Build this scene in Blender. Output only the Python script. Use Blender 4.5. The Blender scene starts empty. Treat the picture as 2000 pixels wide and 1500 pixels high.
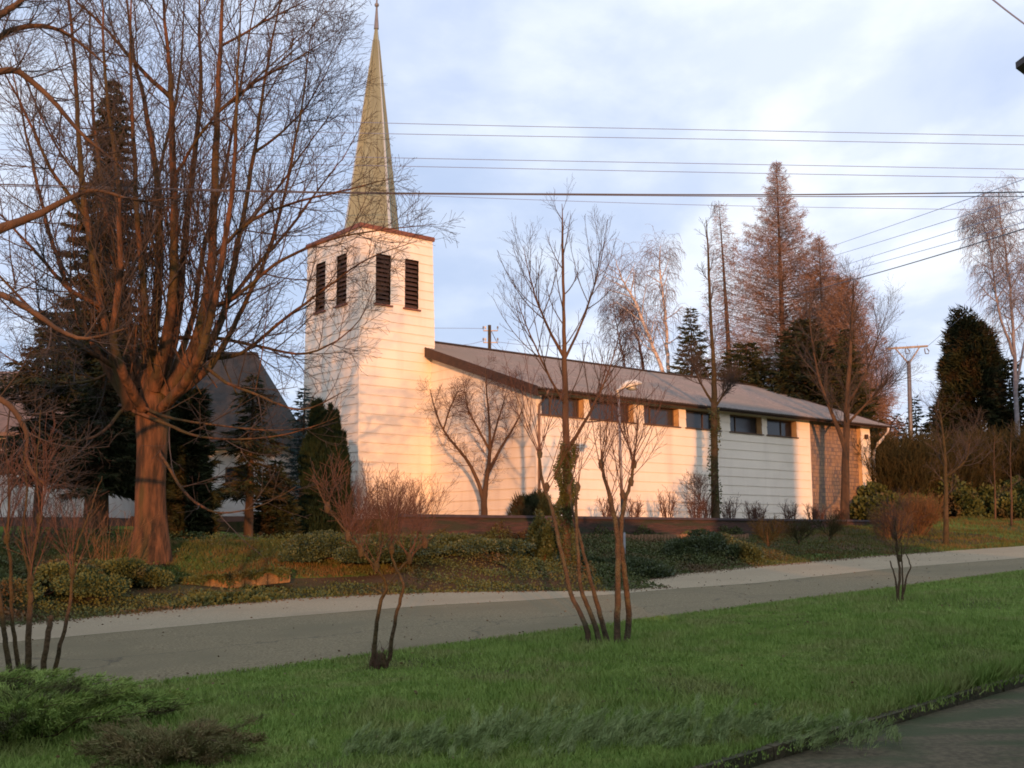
import bpy, math, random
import numpy as np
from math import sin, cos, pi, radians, sqrt

random.seed(7)
RS = np.random.RandomState(11)
SC = bpy.context.scene
COL = SC.collection

# ------------------------------------------------------------------ survey of the place
F = 2100.0
PIT = math.atan(290 / 2100.0)
CP, SP = cos(PIT), sin(PIT)
EYE = 1.7


def ray(px, py):
    b = (750 - py) / F
    return np.array([(px - 1000) / F, CP - b * SP, SP + b * CP])


def at(px, py, Y):
    r = ray(px, py)
    return r / r[1] * Y + np.array([0, 0, EYE])


def hit(px, py, p0, n):
    r = ray(px, py)
    o = np.array([0, 0, EYE])
    t = np.dot(n, np.array(p0) - o) / np.dot(n, r)
    return o + r * t


U = np.array([.775, .632, 0]); U /= np.linalg.norm(U)
V = np.array([-U[1], U[0], 0])
N = at(1048, 1005, 46.); N[2] = 0
Zv = np.array([0, 0, 1.])
K0 = hit(250, 1345, (0, 0, 0), (0, 0, 1))
D = np.array([2310 / 2120., 1, 0]); _L = np.linalg.norm(D); D /= _L
GR = 90 / 2120. / _L
NN = np.array([-D[1], D[0], 0])
SUN_AZ = radians(-3.5)      # direction the light travels, from +Y
SUN_EL = radians(4.2)
LX, LY = sin(SUN_AZ), cos(SUN_AZ)


def CH(a, b, z):             # church frame: a along the nave, b away from us
    return N + U * a + V * b + Zv * z


def SN(s, n, z=0.0):
    p = K0 + D * s + NN * n
    return np.array([p[0], p[1], z])


FS = [-400, -30, 1.35, 4.4, 7.75, 10.8, 12.4, 13.3, 14.8, 15.6, 18.2, 23.6, 30.5, 39, 60, 400]
FN = [8.6, 8.6, 8.6, 9.2, 9.5, 8.1, 6.2, 4.9, 4.5, 6.2, 7.3, 7.7, 7.7, 6.6, 6.6, 6.6]
US = [-400, 0, 10, 20, 35, 52, 90, 400]
UZ = [1.3, 1.35, 1.40, 1.15, 1.40, 2.35, 3.2, 6]


def nf(s): return np.interp(s, FS, FN)


def Gsn(s, n):
    """ground height in road coordinates (arrays)"""
    s = np.asarray(s, float); n = np.asarray(n, float)
    base = GR * np.clip(s, -60, 120)
    e = n - nf(s)
    t = np.clip((e - .3) / 8.5, 0, 1); t = t * t * (3 - 2 * t)
    up = np.maximum(np.interp(s, US, UZ), base + .25) + .03 * np.clip(e - 9, 0, 25)
    z = base * (1 - t) + up * t
    z = z + np.where(e > .3, (.06 * np.sin(s * 1.1 + n * .7) + .05 * np.sin(n * 1.9 - s * .4)) * np.clip(e * .3, 0, 1), 0)
    z = z + np.where(n < 0, .012 * np.sin(s * 1.3) * np.sin(n * 1.7), 0)
    return z


def G(x, y):
    dx = np.asarray(x, float) - K0[0]; dy = np.asarray(y, float) - K0[1]
    return Gsn(dx * D[0] + dy * D[1], dx * NN[0] + dy * NN[1])


def gp(px, Y):
    """point on the ground in the direction of image column px at distance Y"""
    p = at(px, 1040, Y)
    return np.array([p[0], p[1], float(G(p[0], p[1]))])


def gt_(px, py, Y):
    """foot of something plumb whose top is seen at (px, py)"""
    p = at(px, py, Y)
    return np.array([p[0], p[1], float(G(p[0], p[1]))])


# ------------------------------------------------------------------ materials
def mat(name, col, col2=None, rough=.85, scale=4., bump=0., bscale=None, detail=4, spec=.3, ramp=(.35, .65), metal=0., stretch=None,
        col3=None, scale3=.6, stretch3=None, pos3=(.48, .62)):
    m = bpy.data.materials.new(name); m.use_nodes = True
    nt = m.node_tree; b = nt.nodes['Principled BSDF']
    b.inputs['Roughness'].default_value = rough
    b.inputs['Specular IOR Level'].default_value = spec
    b.inputs['Metallic'].default_value = metal
    geo = nt.nodes.new('ShaderNodeNewGeometry')
    vec = geo.outputs['Position']
    if stretch:
        mp = nt.nodes.new('ShaderNodeMapping'); mp.inputs['Scale'].default_value = stretch
        nt.links.new(vec, mp.inputs['Vector']); vec = mp.outputs[0]
    if col2 is None:
        b.inputs['Base Color'].default_value = (*col, 1)
    else:
        no = nt.nodes.new('ShaderNodeTexNoise'); no.inputs['Scale'].default_value = scale; no.inputs['Detail'].default_value = detail
        nt.links.new(vec, no.inputs['Vector'])
        cr = nt.nodes.new('ShaderNodeValToRGB')
        cr.color_ramp.elements[0].position = ramp[0]; cr.color_ramp.elements[1].position = ramp[1]
        cr.color_ramp.elements[0].color = (*col, 1); cr.color_ramp.elements[1].color = (*col2, 1)
        nt.links.new(no.outputs['Fac'], cr.inputs[0])
        out = cr.outputs[0]
        if col3 is not None:
            n3 = nt.nodes.new('ShaderNodeTexNoise'); n3.inputs['Scale'].default_value = scale3; n3.inputs['Detail'].default_value = 3
            v3 = vec
            if stretch3:
                m3 = nt.nodes.new('ShaderNodeMapping'); m3.inputs['Scale'].default_value = stretch3; nt.links.new(geo.outputs['Position'], m3.inputs['Vector']); v3 = m3.outputs[0]
            nt.links.new(v3, n3.inputs['Vector'])
            r3 = nt.nodes.new('ShaderNodeValToRGB'); r3.color_ramp.elements[0].position = pos3[0]; r3.color_ramp.elements[1].position = pos3[1]
            nt.links.new(n3.outputs['Fac'], r3.inputs[0])
            mx = nt.nodes.new('ShaderNodeMixRGB'); mx.inputs[2].default_value = (*col3, 1)
            nt.links.new(r3.outputs[0], mx.inputs[0]); nt.links.new(out, mx.inputs[1]); out = mx.outputs[0]
        nt.links.new(out, b.inputs['Base Color'])
    if bump:
        nb = nt.nodes.new('ShaderNodeTexNoise'); nb.inputs['Scale'].default_value = bscale or scale * 3; nb.inputs['Detail'].default_value = 5
        nt.links.new(vec, nb.inputs['Vector'])
        bm = nt.nodes.new('ShaderNodeBump'); bm.inputs['Strength'].default_value = bump; bm.inputs['Distance'].default_value = .05
        nt.links.new(nb.outputs['Fac'], bm.inputs['Height']); nt.links.new(bm.outputs[0], b.inputs['Normal'])
    return m


M = {}
M['siding'] = mat('siding', (.81, .75, .645), (.74, .685, .59), .6, .9, .15, 30, ramp=(.35, .75), col3=(.66, .595, .51), scale3=.8, stretch3=(1.6, 1.6, .22), pos3=(.50, .80))
M['brownboard'] = mat('brown_board', (.065, .036, .024), (.04, .024, .018), .7, 6, .2)
M['soffit'] = mat('soffit', (.62, .42, .22), (.5, .33, .17), .6, 3)
M['redtrim'] = mat('red_trim', (.21, .085, .055), (.15, .065, .045), .6, 4)
M['louvre'] = mat('louvre', (.075, .04, .03), (.045, .028, .022), .7, 8)
M['dark'] = mat('dark', (.012, .011, .011), None, .9)
M['frame'] = mat('window_frame', (.11, .07, .045), (.08, .05, .035), .6, 9)
M['roof'] = mat('fibre_roof', (.26, .225, .205), (.17, .15, .14), .85, 5, .3, 25, detail=8, col3=(.19, .175, .16), scale3=.35)
M['gutter'] = mat('gutter', (.07, .055, .05), (.05, .04, .038), .5, 5, metal=.3)
M['copper'] = mat('patina_copper', (.205, .25, .195), (.16, .19, .145), .6, 2.2, .12, 12, stretch=(2.5, 2.5, .12), col3=(.20, .215, .14), scale3=.3)
M['pale_metal'] = mat('pale_flashing', (.46, .50, .50), (.40, .44, .44), .4, 2, metal=.2)
M['white_pipe'] = mat('white_pipe', (.62, .58, .53), (.5, .46, .42), .5, 4)
M['brown_pipe'] = mat('brown_pipe', (.24, .15, .11), (.17, .11, .08), .5, 4)
M['render'] = mat('white_render', (.66, .64, .62), (.55, .53, .51), .9, 1.2, .2, 40)
M['plinth'] = mat('plinth', (.19, .10, .075), (.13, .075, .06), .9, 2)
M['tile'] = mat('roof_tile', (.045, .041, .039), (.03, .028, .027), .85, 2.5, .5, 12)
M['tile2'] = mat('brown_tile', (.15, .105, .09), (.11, .08, .07), .85, 2.5, .5, 12)
M['asphalt'] = mat('asphalt', (.100, .083, .044), (.225, .190, .112), .95, 30, .35, 120, detail=6, col3=(.140, .120, .068), scale3=.9, stretch3=(.5, .5, 1))
M['paving'] = mat('pale_paving', (.22, .182, .115), (.345, .29, .195), .95, 28, .3, 90, detail=6, col3=(.26, .215, .14), scale3=.4)
M['kerb'] = mat('kerb_stone', (.20, .18, .14), (.11, .11, .075), .95, 5, .4, 40)
M['path'] = mat('dark_path', (.070, .060, .034), (.13, .108, .062), .95, 18, .5, 80, detail=6, col3=(.055, .068, .028), scale3=1.3, stretch3=(.6, 1.6, 1))
M['mosskerb'] = mat('mossy_kerb', (.10, .085, .05), (.045, .05, .022), .95, 6, .8, 40, detail=6)
M['turf'] = mat('turf', (.080, .135, .024), (.13, .175, .04), 1, 7, .6, 60, detail=8, spec=.05, col3=(.065, .075, .025), scale3=.5)
M['litter'] = mat('leaf_litter', (.075, .055, .03), (.04, .05, .02), 1, 3, .8, 25, detail=8, spec=.05, col3=(.085, .055, .032), scale3=.35)
M['grass'] = mat('grass_blade', (.115, .195, .036), (.205, .29, .070), .7, 2.2, detail=6, spec=.15, ramp=(.3, .7), col3=(.20, .235, .075), scale3=1.3)
M['meadow'] = mat('meadow_grass', (.055, .080, .020), (.10, .10, .035), .9, 2.5, detail=7, spec=.05, ramp=(.3, .7), col3=(.13, .085, .035), scale3=.8)
M['ivy'] = mat('ground_ivy', (.042, .062, .019), (.098, .115, .036), .6, 1.1, detail=9, spec=.2, ramp=(.3, .7), col3=(.085, .058, .026), scale3=.7, pos3=(.52, .66))
M['treeivy'] = mat('tree_ivy', (.05, .066, .020), (.095, .10, .034), .6, 5, spec=.2)
M['rhodo'] = mat('glossy_leaf', (.030, .048, .018), (.065, .085, .032), .5, 4, detail=6, spec=.3)
M['bark'] = mat('bark', (.115, .070, .042), (.06, .04, .028), .95, 3, .9, 16, stretch=(1, 1, .25), spec=.1)
M['beech'] = mat('beech_bark', (.135, .068, .038), (.045, .030, .021), .95, 5.5, 1.0, 18, stretch=(1, 1, .22), spec=.05, ramp=(.4, .6), col3=(.075, .058, .028), scale3=1.6)
M['twig'] = mat('twig', (.082, .066, .058), (.054, .045, .042), .9, 2, spec=.1)
M['redtwig'] = mat('red_twig', (.125, .068, .052), (.085, .05, .04), .9, 2, spec=.1)
M['greenbark'] = mat('mossy_bark', (.075, .056, .026), (.045, .036, .02), .95, 6, .9, 22, spec=.1, col3=(.09, .06, .036), scale3=2.)
M['birch'] = mat('birch_bark', (.50, .44, .40), (.16, .12, .11), .8, 3, .3, stretch=(1, 1, 3), ramp=(.5, .66))
M['needle'] = mat('needle', (.019, .029, .014), (.040, .046, .020), .8, 2, detail=6, spec=.1, col3=(.046, .034, .018), scale3=1.2)
M['needle2'] = mat('spruce_needle', (.026, .036, .015), (.06, .056, .024), .8, 1.5, detail=6, spec=.1)
M['bluen'] = mat('blue_needle', (.030, .055, .055), (.045, .075, .075), .8, 2, spec=.1)
M['yew'] = mat('yew_needle', (.009, .022, .010), (.020, .030, .014), .8, 3, detail=6, spec=.1)
M['larchtwig'] = mat('larch_twig', (.27, .165, .115), (.17, .11, .08), .9, 1.2, spec=.05)
M['orangetwig'] = mat('orange_twig', (.19, .10, .05), (.10, .068, .036), .9, 3, spec=.05)
M['juniper'] = mat('juniper', (.13, .21, .045), (.24, .31, .08), .8, 5, detail=6, spec=.1, col3=(.05, .05, .02), scale3=1.7)
M['junbrown'] = mat('brown_juniper', (.17, .125, .06), (.12, .14, .05), .8, 5, detail=6, spec=.1)
M['junpale'] = mat('pale_juniper', (.25, .31, .13), (.16, .22, .08), .8, 6, detail=6, spec=.1, ramp=(.3, .6))
M['stone'] = mat('ochre_stone', (.25, .15, .065), (.13, .09, .045), .95, 7, 1., 18, detail=8, col3=(.06, .06, .03), scale3=3.)
M['timber'] = mat('timber', (.26, .16, .09), (.17, .10, .06), .9, 9, .6, 30)
M['terrace'] = mat('terrace_board', (.10, .050, .038), (.045, .030, .026), .85, 5, .8, 20, stretch=(.5, .5, 5), col3=(.04, .042, .025), scale3=1.2)
M['coping'] = mat('coping', (.06, .045, .05), (.045, .035, .04), .7, 5)
M['wire'] = mat('cable', (.09, .09, .11), None, .6)
M['palewire'] = mat('bare_wire', (.20, .25, .40), None, .5, metal=.3)
M['steel'] = mat('galvanised_steel', (.24, .24, .25), (.17, .17, .18), .5, 3, metal=.4)
M['lampwhite'] = mat('lamp_cover', (.66, .60, .50), (.55, .50, .42), .45, 4)
M['brick'] = mat('dark_brick', (.2, .12, .09), (.14, .09, .07), .9, 4)


def glass_mat():
    m = bpy.data.materials.new('window_glass'); m.use_nodes = True
    b = m.node_tree.nodes['Principled BSDF']
    b.inputs['Base Color'].default_value = (.030, .034, .042, 1); b.inputs['Roughness'].default_value = .12
    b.inputs['Specular IOR Level'].default_value = .5
    return m


def mosaic_mat():
    m = bpy.data.materials.new('mosaic_glass_block'); m.use_nodes = True
    nt = m.node_tree; b = nt.nodes['Principled BSDF']; b.inputs['Roughness'].default_value = .6
    tc = nt.nodes.new('ShaderNodeTexCoord')
    mp = nt.nodes.new('ShaderNodeMapping'); mp.inputs['Scale'].default_value = (1, 1, 1)
    nt.links.new(tc.outputs['UV'], mp.inputs['Vector'])
    br = nt.nodes.new('ShaderNodeTexBrick'); br.inputs['Scale'].default_value = 1
    br.inputs['Brick Width'].default_value = .11; br.inputs['Row Height'].default_value = .21
    br.inputs['Mortar Size'].default_value = .018; br.inputs['Mortar'].default_value = (.11, .08, .06, 1)
    br.inputs['Color1'].default_value = (.36, .235, .14, 1); br.inputs['Color2'].default_value = (.075, .065, .09, 1)
    br.inputs['Bias'].default_value = -.15
    nt.links.new(mp.outputs[0], br.inputs['Vector'])
    no = nt.nodes.new('ShaderNodeTexNoise'); no.inputs['Scale'].default_value = 1.6; no.inputs['Detail'].default_value = 7
    nt.links.new(mp.outputs[0], no.inputs['Vector'])
    mx = nt.nodes.new('ShaderNodeMixRGB'); mx.inputs[2].default_value = (.27, .17, .09, 1)
    mm = nt.nodes.new('ShaderNodeMath'); mm.operation = 'MULTIPLY_ADD'; mm.inputs[1].default_value = 3.; mm.inputs[2].default_value = -1.35
    mm.use_clamp = True
    nt.links.new(no.outputs['Fac'], mm.inputs[0]); nt.links.new(mm.outputs[0], mx.inputs[0])
    nt.links.new(br.outputs['Color'], mx.inputs[1]); nt.links.new(mx.outputs[0], b.inputs['Base Color'])
    bm = nt.nodes.new('ShaderNodeBump'); bm.inputs['Strength'].default_value = .5; bm.inputs['Distance'].default_value = .03
    nt.links.new(br.outputs['Fac'], bm.inputs['Height']); bm.invert = True; nt.links.new(bm.outputs[0], b.inputs['Normal'])
    return m


def add_cracks(m, col, scale, width):
    nt = m.node_tree; b = nt.nodes['Principled BSDF']; src = b.inputs['Base Color'].links[0].from_socket
    geo = nt.nodes.new('ShaderNodeNewGeometry'); no = nt.nodes.new('ShaderNodeTexNoise'); no.inputs['Scale'].default_value = 1.3; no.inputs['Detail'].default_value = 5
    nt.links.new(geo.outputs['Position'], no.inputs['Vector'])
    ad = nt.nodes.new('ShaderNodeMixRGB'); ad.blend_type = 'ADD'; ad.inputs[0].default_value = 1.2
    nt.links.new(geo.outputs['Position'], ad.inputs[1]); nt.links.new(no.outputs['Color'], ad.inputs[2])
    vo = nt.nodes.new('ShaderNodeTexVoronoi'); vo.feature = 'DISTANCE_TO_EDGE'; vo.inputs['Scale'].default_value = scale
    nt.links.new(ad.outputs[0], vo.inputs['Vector'])
    mr = nt.nodes.new('ShaderNodeMapRange'); mr.inputs[1].default_value = 0; mr.inputs[2].default_value = width; mr.inputs[3].default_value = .65; mr.inputs[4].default_value = 0
    nt.links.new(vo.outputs['Distance'], mr.inputs[0])
    mx = nt.nodes.new('ShaderNodeMixRGB'); mx.inputs[2].default_value = (*col, 1)
    nt.links.new(mr.outputs[0], mx.inputs[0]); nt.links.new(src, mx.inputs[1]); nt.links.new(mx.outputs[0], b.inputs['Base Color'])


add_cracks(M['asphalt'], (.05, .045, .03), .16, .006)
M['glass'] = glass_mat(); M['mosaic'] = mosaic_mat()


# ------------------------------------------------------------------ object helpers
def tag(o, label=None, cat=None, group=None, kind=None):
    if label: o['label'] = label
    if cat: o['category'] = cat
    if group: o['group'] = group
    if kind: o['kind'] = kind
    return o


def thing(name, loc, label, cat, group=None):
    o = bpy.data.objects.new(name, None); COL.objects.link(o)
    o.location = tuple(loc); o.empty_display_size = .3
    return tag(o, label, cat, group)


def link(name, me, m, parent=None):
    if isinstance(m, (list, tuple)):
        for k in m: me.materials.append(k)
    else:
        me.materials.append(m)
    o = bpy.data.objects.new(name, me); COL.objects.link(o)
    if parent is not None:
        o.parent = parent
        root = parent
        off = np.array(parent.location)
        while root.parent is not None:
            root = root.parent; off = off + np.array(root.location)
        o.location = (0, 0, 0)
        nv = len(me.vertices); a = np.empty(nv * 3); me.vertices.foreach_get('co', a)
        a = (a.reshape(-1, 3) - off).ravel(); me.vertices.foreach_set('co', a); me.update()
    return o


def mesh_np(name, verts, faces, k, smooth=False):
    """verts (n,3); faces (m,k) int"""
    me = bpy.data.meshes.new(name)
    nv, nfc = len(verts), len(faces)
    me.vertices.add(nv); me.vertices.foreach_set('co', np.asarray(verts, np.float32).ravel())
    me.loops.add(nfc * k); me.loops.foreach_set('vertex_index', np.asarray(faces, np.int32).ravel())
    me.polygons.add(nfc); me.polygons.foreach_set('loop_start', np.arange(0, nfc * k, k, dtype=np.int32))
    if smooth: me.polygons.foreach_set('use_smooth', np.ones(nfc, bool))
    me.update(calc_edges=True)
    return me


class MB:
    """mesh builder for hard shapes"""
    def __init__(s): s.v = []; s.f = []
    def add(s, vs, fs):
        o = len(s.v); s.v += [tuple(map(float, p)) for p in vs]; s.f += [tuple(i + o for i in f) for f in fs]
    def quad(s, a, b, c, d): s.add([a, b, c, d], [(0, 1, 2, 3)])
    def box8(s, p): s.add(p, [(0, 3, 2, 1), (4, 5, 6, 7), (0, 1, 5, 4), (1, 2, 6, 5), (2, 3, 7, 6), (3, 0, 4, 7)])
    def cbox(s, a0, a1, b0, b1, z0, z1):      # box in the church frame
        s.box8([CH(a0, b0, z0), CH(a1, b0, z0), CH(a1, b1, z0), CH(a0, b1, z0), CH(a0, b0, z1), CH(a1, b0, z1), CH(a1, b1, z1), CH(a0, b1, z1)])
    def bar(s, p, q, w, h=None, up=(0, 0, 1)):
        h = h or w; p = np.array(p, float); q = np.array(q, float); t = q - p; t /= np.linalg.norm(t)
        a = np.cross(t, up)
        if np.linalg.norm(a) < .05: a = np.cross(t, (1, 0, 0))
        a /= np.linalg.norm(a); b = np.cross(a, t)
        a = a * w / 2; b = b * h / 2
        s.box8([p - a - b, p + a - b, p + a + b, p - a + b, q - a - b, q + a - b, q + a + b, q - a + b])
    def tube(s, pts, rs, n=8, cap=True):
        pts = [np.array(p, float) for p in pts]
        if not hasattr(rs, '__len__'): rs = [rs] * len(pts)
        o = len(s.v)
        for i, p in enumerate(pts):
            t = pts[min(i + 1, len(pts) - 1)] - pts[max(i - 1, 0)]; t = t / (np.linalg.norm(t) + 1e-9)
            ref = np.array([1., 0, 0]) if abs(t[2]) > .8 else np.array([0, 0, 1.])
            a = np.cross(t, ref); a /= np.linalg.norm(a); b = np.cross(t, a)
            for k in range(n):
                s.v.append(tuple(p + rs[i] * (cos(2 * pi * k / n) * a + sin(2 * pi * k / n) * b)))
        for i in range(len(pts) - 1):
            for k in range(n):
                s.f.append((o + i * n + k, o + i * n + (k + 1) % n, o + (i + 1) * n + (k + 1) % n, o + (i + 1) * n + k))
        if cap:
            s.f.append(tuple(o + k for k in range(n))[::-1]); s.f.append(tuple(o + (len(pts) - 1) * n + k for k in range(n)))
    def ball(s, c, rx, ry=None, rz=None, nu=10, nv=7):
        ry = ry or rx; rz = rz or rx; o = len(s.v)
        for j in range(nv + 1):
            th = pi * j / nv
            for i in range(nu):
                ph = 2 * pi * i / nu
                s.v.append((c[0] + rx * sin(th) * cos(ph), c[1] + ry * sin(th) * sin(ph), c[2] + rz * cos(th)))
        for j in range(nv):
            for i in range(nu):
                s.f.append((o + j * nu + i, o + (j + 1) * nu + i, o + (j + 1) * nu + (i + 1) % nu, o + j * nu + (i + 1) % nu))
    def build(s, name, m, parent=None, smooth=False, bevel=0):
        me = bpy.data.meshes.new(name); me.from_pydata(s.v, [], s.f)
        if smooth:
            for p in me.polygons: p.use_smooth = True
        o = link(name, me, m, parent)
        if bevel:
            b = o.modifiers.new('bevel', 'BEVEL'); b.width = bevel; b.segments = 2; b.limit_method = 'ANGLE'
        return o


# ------------------------------------------------------------------ growing things
class Grow:
    def __init__(s): s.p = {}
    def add(s, pts, rs, sides):
        s.p.setdefault((len(pts), sides), []).append((pts, rs))
    def mesh(s, name, smooth=False):
        VV = []; FF = []; o = 0
        for (k, n), L in s.p.items():
            P = np.array([a for a, _ in L], float); R = np.array([b for _, b in L], float)
            T = np.gradient(P, axis=1); T /= np.linalg.norm(T, axis=2, keepdims=True) + 1e-9
            T0 = P[:, -1] - P[:, 0]; T0 /= np.linalg.norm(T0, axis=1, keepdims=True) + 1e-9
            ref = np.where(np.abs(T0[:, 2:3]) > .75, np.array([[1., .1, 0]]), np.array([[0, .1, 1.]]))
            A = np.cross(T, ref[:, None, :]); A /= np.linalg.norm(A, axis=2, keepdims=True) + 1e-9
            B = np.cross(T, A)
            an = np.arange(n) * 2 * pi / n
            vv = P[:, :, None, :] + R[:, :, None, None] * (np.cos(an)[None, None, :, None] * A[:, :, None, :] + np.sin(an)[None, None, :, None] * B[:, :, None, :])
            m = len(L)
            idx = np.arange(m * k * n).reshape(m, k, n) + o
            a = idx[:, :-1, :]; b = np.roll(idx, -1, axis=2)[:, :-1, :]; c = np.roll(idx, -1, axis=2)[:, 1:, :]; d = idx[:, 1:, :]
            FF.append(np.stack([a, b, c, d], -1).reshape(-1, 4)); VV.append(vv.reshape(-1, 3)); o += m * k * n
        return mesh_np(name, np.concatenate(VV), np.concatenate(FF), 4, smooth)


def norm(v):
    l = sqrt(v[0] * v[0] + v[1] * v[1] + v[2] * v[2]) + 1e-9
    return (v[0] / l, v[1] / l, v[2] / l)


def side_dir(d, ang, az):
    """direction at angle ang from d, around azimuth az"""
    rx = (1, 0, 0) if abs(d[2]) > .8 else (0, 0, 1)
    a = norm((d[1] * rx[2] - d[2] * rx[1], d[2] * rx[0] - d[0] * rx[2], d[0] * rx[1] - d[1] * rx[0]))
    b = (d[1] * a[2] - d[2] * a[1], d[2] * a[0] - d[0] * a[2], d[0] * a[1] - d[1] * a[0])
    ca, sa = cos(ang), sin(ang); cz, sz = cos(az), sin(az)
    return (d[0] * ca + sa * (a[0] * cz + b[0] * sz), d[1] * ca + sa * (a[1] * cz + b[1] * sz), d[2] * ca + sa * (a[2] * cz + b[2] * sz))


def interp_path(pts, rs, t):
    f = t * (len(pts) - 1); i = min(int(f), len(pts) - 2); u = f - i
    a, b = pts[i], pts[i + 1]
    p = (a[0] + (b[0] - a[0]) * u, a[1] + (b[1] - a[1]) * u, a[2] + (b[2] - a[2]) * u)
    return p, norm((b[0] - a[0], b[1] - a[1], b[2] - a[2])), rs[i] + (rs[i + 1] - rs[i]) * u


def kids(g, gt, pts, rs, L, lvl, c):
    """spawn the next level along a branch. c: dict of lists per level"""
    n = c['n'][lvl]; n = max(1, int(n * (.75 + .5 * random.random())))
    az = random.random() * 6.28
    t0 = c['t0'][lvl]
    for i in range(n):
        t = t0 + (1 - t0) * (i + random.random() * .8) / n
        p, d, r = interp_path(pts, rs, min(t, .99))
        az += 2.4 + random.uniform(-.5, .5)
        nd = side_dir(d, radians(random.gauss(c['ang'][lvl], 9)), az)
        cl = c['len'][lvl] * (1 - c.get('taper', .45) * t) * random.uniform(.6, 1.25)
        branch(g, gt, p, nd, cl, min(r * .65, c['r'][lvl]), lvl + 1, c)


def branch(g, gt, p, d, L, r, lvl, c):
    k = c['seg'][lvl - 1]; st = L / k
    wig = c['wig']; up = c['up'][lvl - 1]
    pts = [p]; rs = [r]; rt = max(r * .35, c['rmin'])
    for i in range(k):
        d = norm((d[0] + random.uniform(-wig, wig), d[1] + random.uniform(-wig, wig), d[2] + random.uniform(-wig, wig) + up))
        p = (p[0] + d[0] * st, p[1] + d[1] * st, p[2] + d[2] * st)
        pts.append(p); rs.append(r + (rt - r) * (i + 1) / k)
    sides = 5 if r > .03 else 3
    (gt if r > c.get('rlimb', .03) else g).add(pts, rs, sides)
    if lvl < len(c['n']): kids(g, gt, pts, rs, L, lvl, c)


def smooth_path(cp, k=5):
    """Catmull-Rom through control points (x,y,z,r)"""
    cp = [np.array(q, float) for q in cp]; out = []
    for i in range(len(cp) - 1):
        p0 = cp[max(i - 1, 0)]; p1 = cp[i]; p2 = cp[i + 1]; p3 = cp[min(i + 2, len(cp) - 1)]
        for j in range(k):
            t = j / k
            out.append(.5 * ((2 * p1) + (-p0 + p2) * t + (2 * p0 - 5 * p1 + 4 * p2 - p3) * t * t + (-p0 + 3 * p1 - 3 * p2 + p3) * t ** 3))
    out.append(cp[-1])
    return [tuple(q[:3]) for q in out], [max(float(q[3]), .003) for q in out]


def limb(g, gt, cp, c, nsub=None, sides=8, t0=None, wob=0.0):
    pts, rs = smooth_path(cp)
    if wob: pts = [pts[0]] + [(p[0] + random.uniform(-wob, wob), p[1] + random.uniform(-wob, wob), p[2]) for p in pts[1:]]
    gt.add(pts, rs, sides)
    if c is not None:
        cc = dict(c)
        if nsub is not None: cc['n'] = [nsub] + list(c['n'][1:])
        if t0 is not None: cc['t0'] = [t0] + list(c['t0'][1:])
        kids(g, gt, pts, rs, 0, 0, cc)
    return pts, rs


def pxpath(L, Y):
    """control points from survey columns: (px, py, dY, radius)"""
    out = []
    for (px, py, dy, r) in L:
        q = at(px, py, Y + dy); out.append((q[0], q[1], q[2], r))
    return out


def flakes(name, C, Dr, L, W, leaf=False):
    """many small pointed flakes: centres C, directions Dr, length, width -> mesh"""
    m = len(C); Dr = Dr / (np.linalg.norm(Dr, axis=1, keepdims=True) + 1e-9)
    rnd = RS.normal(size=(m, 3)); S = np.cross(Dr, rnd); S /= np.linalg.norm(S, axis=1, keepdims=True) + 1e-9
    L = np.broadcast_to(L, (m,))[:, None]; W = np.broadcast_to(W, (m,))[:, None]
    if leaf:
        v = np.stack([C, C + Dr * L * .5 + S * W, C + Dr * L, C + Dr * L * .5 - S * W], 1).reshape(-1, 3)
        return mesh_np(name, v, np.arange(m * 4).reshape(m, 4), 4)
    v = np.stack([C - S * W * .5, C + S * W * .5, C + Dr * L], 1).reshape(-1, 3)
    return mesh_np(name, v, np.arange(m * 3).reshape(m, 3), 3)

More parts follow.
